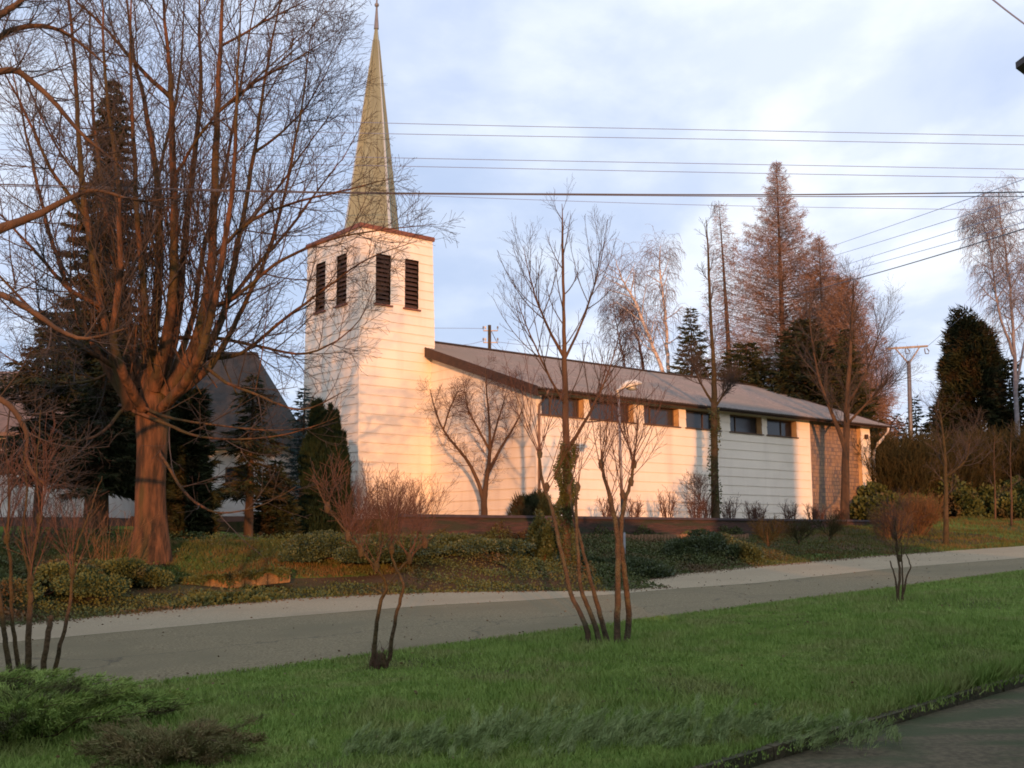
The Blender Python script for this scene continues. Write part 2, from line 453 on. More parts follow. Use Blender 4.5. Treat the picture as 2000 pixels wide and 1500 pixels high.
# ================================================================== THE GROUND
def ground_sheet():
    s = np.concatenate([np.linspace(-400, -60, 14), np.linspace(-52, -14, 14), np.arange(-12, 45, .5), np.arange(45, 90, 2), np.linspace(95, 400, 20)])
    lo = np.concatenate([np.linspace(-300, -20, 12), [-14, -10.5, -7.0]])
    lo2 = np.concatenate([np.arange(-6.75, -.3, .5), [-.12]])
    mid = np.array([.06, .5, .94])          # fraction between kerb and far edge
    hi = np.concatenate([[0.02, .15], np.arange(.4, 13, .4), np.arange(13.5, 45, 1.5), np.linspace(50, 400, 22)])
    rows = []; kinds = []
    for n in lo: rows.append((np.full_like(s, n))); kinds.append(0)
    for n in lo2: rows.append(np.full_like(s, n)); kinds.append(1)
    for f in mid: rows.append(f * nf(s)); kinds.append(2)
    for n in hi: rows.append(nf(s) + n); kinds.append(3)
    Nn = np.array(rows); S = np.broadcast_to(s, Nn.shape)
    Z = Gsn(S, Nn)
    ks = np.array(kinds)
    Z[ks == 0] -= .10; Z[ks == 1] += .03; Z[ks == 2] -= .08
    X = K0[0] + D[0] * S + NN[0] * Nn; Y = K0[1] + D[1] * S + NN[1] * Nn
    v = np.stack([X, Y, Z], -1).reshape(-1, 3)
    R, Cn = Nn.shape
    i = np.arange(R * Cn).reshape(R, Cn)
    f = np.stack([i[:-1, :-1], i[:-1, 1:], i[1:, 1:], i[1:, :-1]], -1).reshape(-1, 4)
    me = mesh_np('ground', v, f, 4, True)
    # turf on the verge, litter on the planted bank, turf again right of the church and up by the trees
    sc = (S[:-1, :-1] + S[1:, 1:]) / 2; nc = (Nn[:-1, :-1] + Nn[1:, 1:]) / 2
    e = nc - nf(sc)
    lit = (e > -.5) & ((e < 9) & (sc < 24) | (sc < 46) & (sc > 20) & (e > 1.8) & (e < 12))
    lit &= ~((sc < 11) & (e > 3.2) & (sc > 4))
    me.polygons.foreach_set('material_index', np.where(lit, 1, 0).ravel().astype(np.int32))
    o = link('ground', me, [M['turf'], M['litter']])
    tag(o, kind='structure')


ground_sheet()


def strip(name, m, s, n0, n1, lift, steps=3):
    """a sheet following the sloping road plane between offsets n0(s) and n1(s)"""
    fr = np.linspace(0, 1, steps)
    Nn = np.array([n0 * (1 - f) + n1 * f for f in fr]); S = np.broadcast_to(s, Nn.shape)
    Z = GR * np.clip(S, -60, 120) + lift
    X = K0[0] + D[0] * S + NN[0] * Nn; Y = K0[1] + D[1] * S + NN[1] * Nn
    v = np.stack([X, Y, Z], -1).reshape(-1, 3); R, Cn = Nn.shape
    i = np.arange(R * Cn).reshape(R, Cn)
    f = np.stack([i[:-1, :-1], i[:-1, 1:], i[1:, 1:], i[1:, :-1]], -1).reshape(-1, 4)
    o = link(name, mesh_np(name, v, f, 4), m); tag(o, kind='structure'); return o


ss = np.concatenate([np.linspace(-60, -12, 12), np.arange(-11, 60, .4), np.linspace(61, 120, 12)])
wob = .05 * np.sin(ss * .9) + .03 * np.sin(ss * 2.3 + 1)
na = np.interp(ss, [-60, 5, 8.5, 10.5, 12.5, 14.8, 17, 24, 30, 60, 120], [5.85, 5.95, 5.55, 4.7, 4.25, 4.1, 3.6, 3.75, 3.0, 2.6, 2.6])
strip('road', M['asphalt'], ss, np.zeros_like(ss) + .02, na, 0.0, 5)
strip('pavement', M['paving'], ss, np.minimum(na - .25, nf(ss)) + .25, nf(ss) + .22 + wob, 0.004, 3)
sp_ = np.concatenate([np.linspace(-60, -6, 10), np.arange(-5, 30, 1.), np.linspace(31, 120, 12)])
strip('path', M['path'], sp_, np.full_like(sp_, -14.), np.full_like(sp_, -6.98), -.05, 4)


def kerb(name, na_, nb_, top, s0, s1, step, m):
    k = MB(); s = s0
    while s < s1:
        L = min(step, s1 - s)
        a, b = s + .008, s + L - .008
        dz = random.uniform(-.006, .006); dn = random.uniform(-.012, .012)
        z0 = GR * a - .12; z1 = GR * b - .12
        k.box8([SN(a, na_ + dn, z0), SN(b, na_ + dn, z1), SN(b, nb_ + dn, z1), SN(a, nb_ + dn, z0),
                SN(a, na_ + dn, z0 + .12 + top + dz), SN(b, na_ + dn, z1 + .12 + top + dz), SN(b, nb_ + dn, z1 + .12 + top + dz), SN(a, nb_ + dn, z0 + .12 + top + dz)])
        s += L
    o = k.build(name, m); tag(o, kind='structure')


kerb('road_kerb', -.11, .03, .035, -12, 60, 1.0, M['kerb'])
kerb('path_kerb', -6.98, -6.88, .045, -6, 30, 1.0, M['mosskerb'])


# grass of the verge: blades, denser and finer near the viewer
def grass():
    Cs = []; Ls = []
    for (s0, s1, n0, n1, cnt, ln) in [(-6, 12, -6.9, -.05, 150000, .060), (12, 34, -6.9, -.05, 60000, .075), (34, 60, -6.9, -.05, 12000, .10),
                                      (-3, 8, -6.92, -6.7, 9000, .12), (-6, 30, -.16, -.02, 9000, .055), (-5, 12, -7.12, -6.95, 1500, .05)]:
        s = RS.uniform(s0, s1, cnt); n = RS.uniform(n0, n1, cnt)
        keep = (np.sin(s * 3.1 + 2 * np.sin(n * 1.9)) * np.sin(n * 2.7 + s) > -.9 + .8 * RS.rand(cnt) - .6)
        s = s[keep]; n = n[keep]
        x = K0[0] + D[0] * s + NN[0] * n; y = K0[1] + D[1] * s + NN[1] * n
        z = Gsn(s, n) + .028
        Cs.append(np.stack([x, y, z], 1)); Ls.append(ln * RS.uniform(.5, 1.5, len(x)) * (1 + .5 * np.sin(s * .8) * np.sin(n * 1.1)))
    C = np.concatenate(Cs); L = np.concatenate(Ls)
    Dr = np.stack([RS.normal(0, .45, len(C)), RS.normal(0, .45, len(C)), np.ones(len(C))], 1)
    o = link('grass', flakes('grass', C, Dr, L, .009 + .0009 * C[:, 1] * .5), M['grass'])
    tag(o, 'short green lawn grass between the road kerb and the dark path', 'grass', kind='stuff')
    # rough grass up on the right of the church and on the left terraces
    s = RS.uniform(20, 75, 60000); e = RS.uniform(.2, 12, 60000); n = nf(s) + e
    x = K0[0] + D[0] * s + NN[0] * n; y = K0[1] + D[1] * s + NN[1] * n
    C = np.stack([x, y, Gsn(s, n) - .01], 1)
    keep = x > .22 * y; C = C[keep]
    Dr = np.stack([RS.normal(0, .5, len(C)), RS.normal(0, .5, len(C)), np.ones(len(C))], 1)
    s = RS.uniform(2, 12, 30000); n = nf(s) + RS.uniform(3.2, 10, 30000)
    C2 = np.stack([K0[0] + D[0] * s + NN[0] * n, K0[1] + D[1] * s + NN[1] * n, Gsn(s, n) - .01], 1)
    Dr2 = np.stack([RS.normal(0, .5, len(C2)), RS.normal(0, .5, len(C2)), np.ones(len(C2))], 1)
    o = link('meadow_grass', flakes('meadow_grass', np.concatenate([C, C2]), np.concatenate([Dr, Dr2]), RS.uniform(.08, .2, len(C) + len(C2)), .035), M['meadow'])
    tag(o, 'rougher green grass on the slopes beyond the road, beside the church', 'grass', kind='stuff')


grass()


def bank_cover():
    m = 250000
    s = RS.uniform(-12, 34, m); e = RS.uniform(.0, 1, m) ** .9 * 10.5
    hump = .10 + (.30 - .02 * e) * (np.sin(s * 1.3 + 1) * np.sin(e * .9 + s * .5) * .5 + .5) + .16 * np.sin(s * 3.7 + e * 2.1)
    prof = np.clip(e * .8 + .05, 0, 1)
    gap = (s < 11.5) & (s > 3.8) & (e > 1.9) & (e < 9)       # the mown strip above the low wall
    low = (s > 26)
    keep = ~(gap & (RS.rand(m) < .93)) & ~(low & (RS.rand(m) < .8))
    s = s[keep]; e = e[keep]; hump = hump[keep]; prof = prof[keep]; low = low[keep]
    n = nf(s) + e + .06
    hump = np.where((s > 2.5) & (s < 11) & (e < 3), hump * .35, hump)
    h = np.clip(hump, .02, 1) * prof * RS.uniform(.1, 1, len(s)) ** .5 * np.where(low, .35, 1)
    n = n - .12 * RS.rand(len(s)) * (e < .5)
    C = np.stack([K0[0] + D[0] * s + NN[0] * n, K0[1] + D[1] * s + NN[1] * n, Gsn(s, n) + h], 1)
    Dr = np.stack([RS.normal(0, .7, len(C)), RS.normal(-.3, .7, len(C)), RS.uniform(-.2, 1, len(C))], 1)
    o = link('ground_ivy', flakes('ground_ivy', C, Dr, RS.uniform(.035, .085, len(C)), .021, True), M['ivy'])
    tag(o, 'dark green and brown ivy covering the bank behind the road', 'ivy', kind='stuff')


bank_cover()


def fallen_leaves():
    m = 5200
    s = RS.uniform(-6, 34, m); k = RS.rand(m)
    n = np.where(k < .62, nf(s) - np.abs(RS.normal(0, .28, m)) + .1, np.where(k < .80, np.abs(RS.normal(0, .25, m)), RS.uniform(0, 9, m)))
    n = np.where((k >= .9), -RS.uniform(0, 6.8, m), n)
    ok = n < nf(s) + .1; s = s[ok]; n = n[ok]
    z = GR * s + .012 + np.where(n < 0, .05, 0)
    C = np.stack([K0[0] + D[0] * s + NN[0] * n, K0[1] + D[1] * s + NN[1] * n, z], 1)
    Dr = np.stack([RS.normal(0, 1, len(C)), RS.normal(0, 1, len(C)), RS.uniform(0, .25, len(C))], 1)
    o = link('fallen_leaves', flakes('fallen_leaves', C, Dr, RS.uniform(.025, .06, len(C)), .014, True), M['deadleaf'])
    tag(o, 'brown fallen leaves scattered along the edges of the road', 'leaves', kind='stuff')


M['deadleaf'] = mat('dead_leaf', (.14, .085, .04), (.07, .045, .025), .8, 9)
fallen_leaves()


# ================================================================== THE CHURCH
TB = 2.2          # level of the church forecourt
CO = .45          # course height of the siding
church = thing('church', CH(0, 0, TB), 'white sided modern church with a pointed green spire and a long low nave', 'church')


def siding(mb, fn, nrm, a_of, z0, z1, holes=()):
    """lapped boards. fn(a,z)->point, a_of(z)->(amin,amax)"""
    zs = []
    k = math.floor(z0 / CO)
    while k * CO < z1: zs.append((max(k * CO, z0), min((k + 1) * CO, z1), k * CO)); k += 1
    cuts = sorted({h[2] for h in holes} | {h[3] for h in holes})
    for (za, zb, base) in zs:
        lv = [za] + [c for c in cuts if za < c < zb] + [zb]
        for a, b in zip(lv[:-1], lv[1:]):
            if b - a < 1e-4: continue
            hs = sorted([h for h in holes if h[2] < (a + b) / 2 < h[3]])
            l0, r0 = a_of(a); l1, r1 = a_of(b)
            xs = [(l0, l1)]
            for h in hs: xs += [(h[0], h[0]), (h[1], h[1])]
            xs.append((r0, r1))
            oa = .030 * (1 - (a - base) / CO); ob = .030 * (1 - (b - base) / CO)
            for i in range(0, len(xs), 2):
                p, q = xs[i], xs[i + 1]
                A = fn(p[0], a) + nrm * oa; B = fn(q[0], a) + nrm * oa; C_ = fn(q[1], b) + nrm * ob; D_ = fn(p[1], b) + nrm * ob
                mb.quad(A, B, C_, D_)
                if abs(a - base) < 1e-4: mb.quad(fn(p[0], a), fn(q[0], a), B, A)


# ---- tower
TT = 16.2
def tw(z, lo, hi): return lo + (hi - lo) * (z - TB) / (TT - TB)
def u0(z): return tw(z, -4.02, -4.12)
def u1(z): return tw(z, .46, .02)
def v0(z): return 7.85 + tw(z, 0, .12)
def v1(z): return 7.85 + tw(z, 5.5, 5.28)


LR = [(-3.26, -2.42), (-1.60, -.80)]; LZ = (12.52, 14.95)
LL = [(7.85 + 1.33, 7.85 + 2.28), (7.85 + 3.40, 7.85 + 4.36)]; LZ2 = (12.60, 15.08)
t = MB()
siding(t, lambda a, z: CH(a, v0(z), z), -V, lambda z: (u0(z), u1(z)), TB, TT, [(a, b, *LZ) for a, b in LR])
siding(t, lambda a, z: CH(u0(z), a, z), -U, lambda z: (v0(z), v1(z)), TB, TT, [(a, b, *LZ2) for a, b in LL])
t.quad(CH(u1(TB), v0(TB), TB), CH(u1(TB), v1(TB), TB), CH(u1(TT), v1(TT), TT), CH(u1(TT), v0(TT), TT))
t.quad(CH(u0(TB), v1(TB), TB), CH(u0(TT), v1(TT), TT), CH(u1(TT), v1(TT), TT), CH(u1(TB), v1(TB), TB))
for (ua, vb) in ((u0, v0),):   # corner boards
    t.bar(CH(ua(TB) - .01, vb(TB) - .01, TB), CH(ua(TT) - .01, vb(TT) - .01, TT - .3), .09, .09, up=V)
tower = t.build('tower', M['siding'], church)


def louvre(a, b, z0, z1, axis):
    """opening with a dark box behind it, slats and a sill"""
    zc = (z0 + z1) / 2
    if axis == 'u':
        P = lambda q, dpt, z: CH(q, v0(z) + dpt, z); o = 1
    else:
        P = lambda q, dpt, z: CH(u0(z) + dpt, q, z)
    f = MB()
    f.quad(P(a, .5, z0), P(b, .5, z0), P(b, .5, z1), P(a, .5, z1))
    f.quad(P(a, 0, z0), P(a, .5, z0), P(a, .5, z1), P(a, 0, z1)); f.quad(P(b, .5, z0), P(b, 0, z0), P(b, 0, z1), P(b, .5, z1))
    f.quad(P(a, 0, z1), P(a, .5, z1), P(b, .5, z1), P(b, 0, z1)); f.quad(P(a, 0, z0), P(b, 0, z0), P(b, .5, z0), P(a, .5, z0))
    fr = f.build('belfry_opening', M['dark'], tower)
    s = MB(); nn = 11
    for i in range(nn):
        z = z0 + (i + .15) * (z1 - z0) / nn
        h = (z1 - z0) / nn
        s.box8([P(a + .02, .02, z), P(b - .02, .02, z), P(b - .02, .05, z - .01), P(a + .02, .05, z - .01),
                P(a + .02, .14, z + h * .75), P(b - .02, .14, z + h * .75), P(b - .02, .17, z + h * .7), P(a + .02, .17, z + h * .7)])
    s.build('louvre', M['louvre'], fr)
    s = MB()
    s.box8([P(a - .10, -.12, z0 - .10), P(b + .10, -.12, z0 - .10), P(b + .10, .04, z0 - .10), P(a - .10, .04, z0 - .10),
            P(a - .10, -.12, z0 - .03), P(b + .10, -.12, z0 - .03), P(b + .10, .04, z0 - .015), P(a - .10, .04, z0 - .015)])
    s.build('sill', M['redtrim'], fr)


# the two groups shared an axis helper; parts sit under the tower
for a, b in LR: louvre(a, b, *LZ, 'u')
for a, b in LL: louvre(a, b, *LZ2, 'v')
t = MB()
t.box8([CH(u0(TT) - .09, v0(TT) - .09, TT - .12), CH(u1(TT) + .09, v0(TT) - .09, TT - .12), CH(u1(TT) + .09, v1(TT) + .09, TT - .12), CH(u0(TT) - .09, v1(TT) + .09, TT - .12),
        CH(u0(TT) - .09, v0(TT) - .09, TT + .08), CH(u1(TT) + .09, v0(TT) - .09, TT + .08), CH(u1(TT) + .09, v1(TT) + .09, TT + .08), CH(u0(TT) - .09, v1(TT) + .09, TT + .08)])
t.build('roof_edge', M['redtrim'], church)

# ---- spire: a tall pyramid set diagonally on the tower, its corners chamfered
SC0 = at(728, 440, 51.9); SC0[2] = TT + .12
tipZ = hit(728, 8, SC0, (0, 1, 0))[2]
hw = 1.06
ch = .12
def ring(f, z, g=0.0):
    P = []
    X1, Y1 = norm((U[0] - V[0], U[1] - V[1], 0)), norm((U[0] + V[0], U[1] + V[1], 0))
    X1 = np.array(X1); Y1 = np.array(Y1)
    h = hw * f; c = ch * f
    for (a, b) in [(-h, -h - c), (h, -h - c), (h + c, -h), (h + c, h), (h, h + c), (-h, h + c), (-h - c, h), (-h - c, -h)]:
        P.append(np.array([SC0[0], SC0[1], 0]) + X1 * a + Y1 * b + Zv * z)
    return P
t = MB(); fl = MB(); nl = 7
lv = [(1.0 - .955 * k / nl, SC0[2] + (tipZ - 1.2 - SC0[2]) * k / nl) for k in range(nl + 1)]
for (fa, za), (fb, zb) in zip(lv[:-1], lv[1:]):
    A = ring(fa, za); B = ring(fb, zb)
    for i in range(8):
        (t if i % 2 == 0 else fl).quad(A[i], A[(i + 1) % 8], B[(i + 1) % 8], B[i])
# standing seams on the broad faces
for i in (0, 2, 4, 6):
    A = ring(1.0, SC0[2]); B = ring(.05, lv[-1][1])
    for k in (.25, .5, .75):
        p = A[i] * (1 - k) + A[(i + 1) % 8] * k; q = B[i] * (1 - k) + B[(i + 1) % 8] * k
        t.bar(p, p + (q - p) * .93, .03, .05)
spire = t.build('spire', M['copper'], church)
fl.build('ridge_flashing', M['pale_metal'], spire)
t = MB(); c0 = np.array([SC0[0], SC0[1], 0])
t.tube([c0 + Zv * (tipZ - 1.35), c0 + Zv * (tipZ - .2), c0 + Zv * (tipZ + .9)], [.13, .05, .03], 8)
t.ball(c0 + Zv * (tipZ - .05), .12)
t.bar(c0 + Zv * (tipZ + .5) - U * .35, c0 + Zv * (tipZ + .5) + U * .35, .05)
t.build('finial', M['steel'], spire)

# ---- nave
SL = .331
def zr(v): return 8.0 + SL * (v if v <= 10.5 else 21 - v)
WIN = [(.28, 2.79), (3.17, 5.95), (6.63, 9.05), (9.56, 12.07), (12.87, 15.42), (15.85, 18.40)]
WZ0, WZ1 = 6.76, 7.64
t = MB()
siding(t, lambda a, z: CH(a, 0, z), -V, lambda z: (-.03, 19.45), TB, 7.93, [(a, b, WZ0, WZ1) for a, b in WIN])
siding(t, lambda a, z: CH(a, 0, z), -V, lambda z: (24.42, 25.35), TB, 7.93)
t.quad(CH(25.35, 0, TB), CH(25.35, 21, TB), CH(25.35, 21, 8.0), CH(25.35, 0, 8.0))
t.quad(CH(25.35, 21, TB), CH(0, 21, TB), CH(0, 21, 8.0), CH(25.35, 21, 8.0))
t.add([CH(25.35, 0, 8), CH(25.35, 21, 8), CH(25.35, 10.5, zr(10.5))], [(0, 1, 2)])
t.box8([CH(19.45, .35, TB), CH(19.6, .35, TB), CH(19.6, 0, TB), CH(19.45, 0, TB), CH(19.45, .35, 7.9), CH(19.6, .35, 7.9), CH(19.6, 0, 7.9), CH(19.45, 0, 7.9)])
nave = t.build('nave_wall', M['siding'], church)
t = MB()
siding(t, lambda a, z: CH(0, a, z), -U, lambda z: (0, min(7.9, 21)), TB, 7.99)
siding(t, lambda a, z: CH(0, a, z), -U, lambda z: (max(0, (z - 8.0) / SL), 7.9), 7.99, 10.55)
t.build('gable_wall', M['siding'], church)
t = MB()
siding(t, lambda a, z: CH(0, a, z), -U, lambda z: (13.2, 21), TB, 7.99)
siding(t, lambda a, z: CH(0, a, z), -U, lambda z: (13.2, 21 - max(0, (z - 8.0) / SL)), 7.99, 10.55)
t.build('gable_wall', M['siding'], church)
t = MB()
t.cbox(-.05, .04, -.05, .04, TB, 7.9)
t.build('corner_board', M['siding'], church)

for i, (a, b) in enumerate(WIN):
    w = MB(); d = .32
    for (p0, p1, q0, q1) in [(a, a + .07, WZ0, WZ1), (b - .07, b, WZ0, WZ1), (a + .07, b - .07, WZ0, WZ0 + .07), (a + .07, b - .07, WZ1 - .07, WZ1)]:
        w.cbox(p0, p1, d, d + .08, q0, q1)
    for q in ((a + b) / 2 + (.35 if i % 2 else -.45),): w.cbox(q - .035, q + .035, d + .005, d + .075, WZ0 + .07, WZ1 - .07)
    fr = w.build('window', M['frame'], church)
    w = MB(); w.cbox(a + .07, b - .07, d + .04, d + .05, WZ0 + .07, WZ1 - .07); w.build('pane', M['glass'], fr)
    w = MB(); w.cbox(a - .06, b + .10, -.075, d + .02, WZ0 - .06, WZ0 - .004); w.build('sill', M['frame'], fr)
    w = MB()
    w.quad(CH(b, -.001, WZ0), CH(b, d + .1, WZ0), CH(b, d + .1, WZ1), CH(b, -.001, WZ1)); w.quad(CH(a, d + .1, WZ0), CH(a, -.001, WZ0), CH(a, -.001, WZ1), CH(a, d + .1, WZ1))
    w.quad(CH(a, -.001, WZ1), CH(b, -.001, WZ1), CH(b, d + .1, WZ1), CH(a, d + .1, WZ1))
    w.quad(CH(a, d + .12, WZ0 - .1), CH(b, d + .12, WZ0 - .1), CH(b, d + .12, WZ1 + .1), CH(a, d + .12, WZ1 + .1))
    w.build('reveal', M['soffit'], fr)

# glass-block / mosaic panel, set back a little
me = bpy.data.meshes.new('mosaic_panel')
me.from_pydata([tuple(CH(19.6, .22, TB)), tuple(CH(24.42, .22, TB)), tuple(CH(24.42, .22, 7.86)), tuple(CH(19.6, .22, 7.86))], [], [(0, 1, 2, 3)])
uvl = me.uv_layers.new(name='UVMap')
for li, uv in enumerate([(0, 0), (4.82, 0), (4.82, 5.66), (0, 5.66)]): uvl.data[li].uv = uv
link('mosaic_panel', me, M['mosaic'], church)
t = MB(); t.quad(CH(24.42, 0, TB), CH(24.42, .22, TB), CH(24.42, .22, 7.9), CH(24.42, 0, 7.9)); t.quad(CH(24.41, -.03, 7.9), CH(19.6, -.03, 7.9), CH(19.6, .3, 7.9), CH(24.41, .3, 7.9))
t.build('panel_reveal', M['soffit'], church)



# corrugated roof
def uend(v): return 26.62 + .19 * (v + .55) if v < 10.5 else 26.62 + .19 * (20.45 - v)
def roof():
    per = .177; sub = 6
    us = np.arange(-.45, 28.8, per / sub)
    VV = []; FF = []
    def slope(rows, sgn):
        o = sum(len(x) for x in VV)
        P = []
        for v in rows:
            ue = min(uend(v), 28.7)
            uu = np.minimum(us, ue)
            z = zr(v) + .036 * np.cos(uu * 2 * pi / per) + .03
            P.append(N[None, :] + U[None, :] * uu[:, None] + V[None, :] * v + Zv[None, :] * z[:, None])
        P = np.array(P); R, Cn = P.shape[:2]
        i = np.arange(R * Cn).reshape(R, Cn) + o
        FF.append(np.stack([i[:-1, :-1], i[:-1, 1:], i[1:, 1:], i[1:, :-1]], -1).reshape(-1, 4)); VV.append(P.reshape(-1, 3))
    # left of the ridge the tower passes through the roof
    slope([-.62, 1.8, 3.95, 3.96, 6.3, 8.6, 10.5], 1)
    slope([21.62, 16, 10.5], -1)
    return mesh_np('roof', np.concatenate(VV), np.concatenate(FF), 4)
rf = link('roof', roof(), M['roof'], church)
t = MB()
def under(a0, a1f, va, vb, dz):
    A = [CH(a0, va, zr(va) - dz), CH(a1f(va), va, zr(va) - dz), CH(a1f(vb), vb, zr(vb) - dz), CH(a0, vb, zr(vb) - dz)]
    B = [p + Zv * (dz - .03) for p in A]
    t.box8(A + B)
under(-.40, lambda v: uend(v) - .05, -.52, 10.49, .11)
under(-.40, lambda v: uend(v) - .05, 21.52, 10.51, .11)
t.build('roof_soffit', M['soffit'], church)
t = MB()
t.bar(CH(-.45, 10.5, zr(10.5) + .07), CH(28.7, 10.5, zr(10.5) + .07), .45, .07)
t.build('ridge_cap', M['gutter'], rf)
for (va, vb) in ((-.62, 7.83), (21.62, 13.4)):
    t = MB(); A = CH(-.47, va, zr(va) - .36); B = CH(-.47, vb, zr(vb) - .40)
    t.box8([A, A + U * .05, B + U * .05, B, A + Zv * .44, A + U * .05 + Zv * .44, B + U * .05 + Zv * .48, B + Zv * .48])
    s_ = 1 if va < vb else -1
    C0 = CH(-.42, va, zr(va) - .34); C1 = CH(-.42, vb, zr(vb) - .38)
    t.box8([C0, C0 + U * .42, C1 + U * .42, C1, C0 + Zv * .02, C0 + U * .42 + Zv * .02, C1 + U * .42 + Zv * .02, C1 + Zv * .02])
    t.build('verge_board', M['brownboard'], church)
t = MB()        # right verge
for k in range(8):
    va = -.62 + k * 1.39; vb = va + 1.39
    A = CH(uend(va), va, zr(va) - .2); B = CH(uend(vb), vb, zr(vb) - .2)
    t.box8([A, A + U * .04, B + U * .04, B, A + Zv * .3, A + U * .04 + Zv * .3, B + U * .04 + Zv * .3, B + Zv * .3])
t.build('verge_board', M['brownboard'], church)
t = MB(); t.cbox(-.42, 26.6, -.56, -.53, 7.66, 7.80); t.build('eaves_board', M['brownboard'], church)
t = MB()
n_ = 7; prof = [(-.64 + .075 * cos(pi + pi * k / n_), 7.80 + .075 * sin(pi + pi * k / n_)) for k in range(n_ + 1)]
for k in range(n_):
    (b0, z0), (b1, z1) = prof[k], prof[k + 1]
    t.quad(CH(-.47, b0, z0), CH(26.75, b0, z0), CH(26.75, b1, z1), CH(-.47, b1, z1))
for q in np.arange(0, 26.7, .9): t.bar(CH(q, -.72, 7.81), CH(q, -.55, 7.81), .02, .012)
t.build('gutter', M['gutter'], church)
t = MB()
t.tube([CH(.12, -.62, 7.74), CH(.12, -.6, 7.6), CH(.10, -.35, 7.35), CH(.08, -.12, 7.15), CH(.08, -.10, 6.9), CH(.08, -.10, TB)], .055, 8)
for z in (3.5, 5.2, 6.7): t.cbox(0.0, .16, -.17, -.02, z, z + .05)
t.build('downpipe', M['brown_pipe'], church, True)
t = MB()
t.tube([CH(26.35, -.6, 7.72), CH(26.3, -.55, 7.5), CH(26.0, -.45, 7.1), CH(25.65, -.3, 6.75), CH(25.48, -.16, 6.35), CH(25.47, -.10, 5.9), CH(25.5, -.10, 4.5), CH(25.5, -.10, TB)], .085, 8)
t.build('downpipe', M['white_pipe'], church, True)
# the little brown box light under the eaves at the right end
t = MB(); t.cbox(24.75, 24.98, -.16, -.04, 7.02, 7.28); t.build('wall_lamp', M['brownboard'], church, bevel=.01)

# ---- terrace in front of the church
t = MB(); t.cbox(-9, 26.2, -3.05, -.05, TB - 1.5, TB - .02); t.cbox(-9, 28, -.05, 21, TB - 1.5, TB - .02)
tag(t.build('terrace', M['litter']), kind='structure')
tw_ = thing('terrace_wall', CH(8, -3.3, 1.5), 'low dark reddish brown retaining wall in front of the church', 'retaining wall')
t = MB(); t.cbox(-9, 26.2, -3.35, -3.06, .6, 2.24); t.build('wall', M['terrace'], tw_)
t = MB(); t.cbox(-9.05, 26.25, -3.42, -3.0, 2.242, 2.34); t.build('coping', M['coping'], tw_)
# palisade of short posts lower on the bank
pal = thing('log_palisade', CH(4.6, -5.2, 1.2), 'short weathered timber palisade under the dark terrace wall', 'palisade')
t = MB()
a = -2.0
k = 0
while a < 8.6:
    p = CH(a, -4.4, 0); z = float(G(p[0], p[1])); r = random.uniform(.07, .09)
    t.tube([CH(a, -4.4, z - .3), CH(a, -4.4, 1.62 + random.uniform(-.03, .03))], r, 7)
    a += .19
t.build('logs', M['timber'], pal)
# fill of earth between palisade and wall
t = MB(); t.cbox(-2.1, 8.6, -4.32, -3.36, .6, 1.56); tag(t.build('terrace_earth', M['litter']), kind='structure')

# ================================================================== HOUSES AND STREET FURNITURE
def house_left():
    h = thing('house', (-14, 52, 2.0), 'white rendered house with a steep dark grey half hipped roof behind the conifers', 'house')
    x0, x1, y0, y1, zb, ze, zt = -21.5, -11.0, 50, 60, 1.6, 5.7, 10.9
    t = MB(); t.box8([(x0, y0, 2.45), (x1, y0, 2.45), (x1, y1, 2.45), (x0, y1, 2.45), (x0, y0, ze), (x1, y0, ze), (x1, y1, ze), (x0, y1, ze)])
    w = t.build('wall', M['render'], h)
    t = MB(); t.box8([(x0 - .04, y0 - .04, zb), (x1 + .04, y0 - .04, zb), (x1 + .04, y1, zb), (x0 - .04, y1, zb), (x0 - .04, y0 - .04, 2.44), (x1 + .04, y0 - .04, 2.44), (x1 + .04, y1, 2.44), (x0 - .04, y1, 2.44)])
    t.build('plinth', M['plinth'], h)
    t = MB(); e0 = (x0 - .4, y0 - .5, ze - .1); e1 = (x1 + .35, y0 - .5, ze - .1); e2 = (x1 + .35, y1 + .5, ze - .1); e3 = (x0 - .4, y1 + .5, ze - .1)
    r0 = (x0 + .2, 55, zt); r1 = (x1 - 2.3, 55, zt)
    t.add([e0, e1, e2, e3, r0, r1], [(0, 1, 5, 4), (1, 2, 5), (2, 3, 4, 5), (3, 0, 4), (3, 2, 1, 0)])
    rf = t.build('roof', M['tile'], h)
    t = MB(); t.bar(r0, r1, .3, .12); t.bar(r1, e1, .25, .12); t.build('ridge_tiles', M['tile'], rf)
    t = MB(); t.bar((x0 - .4, y0 - .56, ze - .12), (x1 + .35, y0 - .56, ze - .12), .13, .12); t.build('gutter', M['gutter'], h)
    for xa in (-19.6, -16.2, -13.3):
        t = MB(); t.box8([(xa, y0 - .03, 3.4), (xa + 1.3, y0 - .03, 3.4), (xa + 1.3, y0 + .02, 3.4), (xa, y0 + .02, 3.4), (xa, y0 - .03, 4.7), (xa + 1.3, y0 - .03, 4.7), (xa + 1.3, y0 + .02, 4.7), (xa, y0 + .02, 4.7)])
        f = t.build('window', M['frame'], h)
        t = MB(); t.box8([(xa + .08, y0 - .04, 3.48), (xa + 1.22, y0 - .04, 3.48), (xa + 1.22, y0 - .034, 3.48), (xa + .08, y0 - .034, 3.48), (xa + .08, y0 - .04, 4.62), (xa + 1.22, y0 - .04, 4.62), (xa + 1.22, y0 - .034, 4.62), (xa + .08, y0 - .034, 4.62)])
        t.build('pane', M['glass'], f)


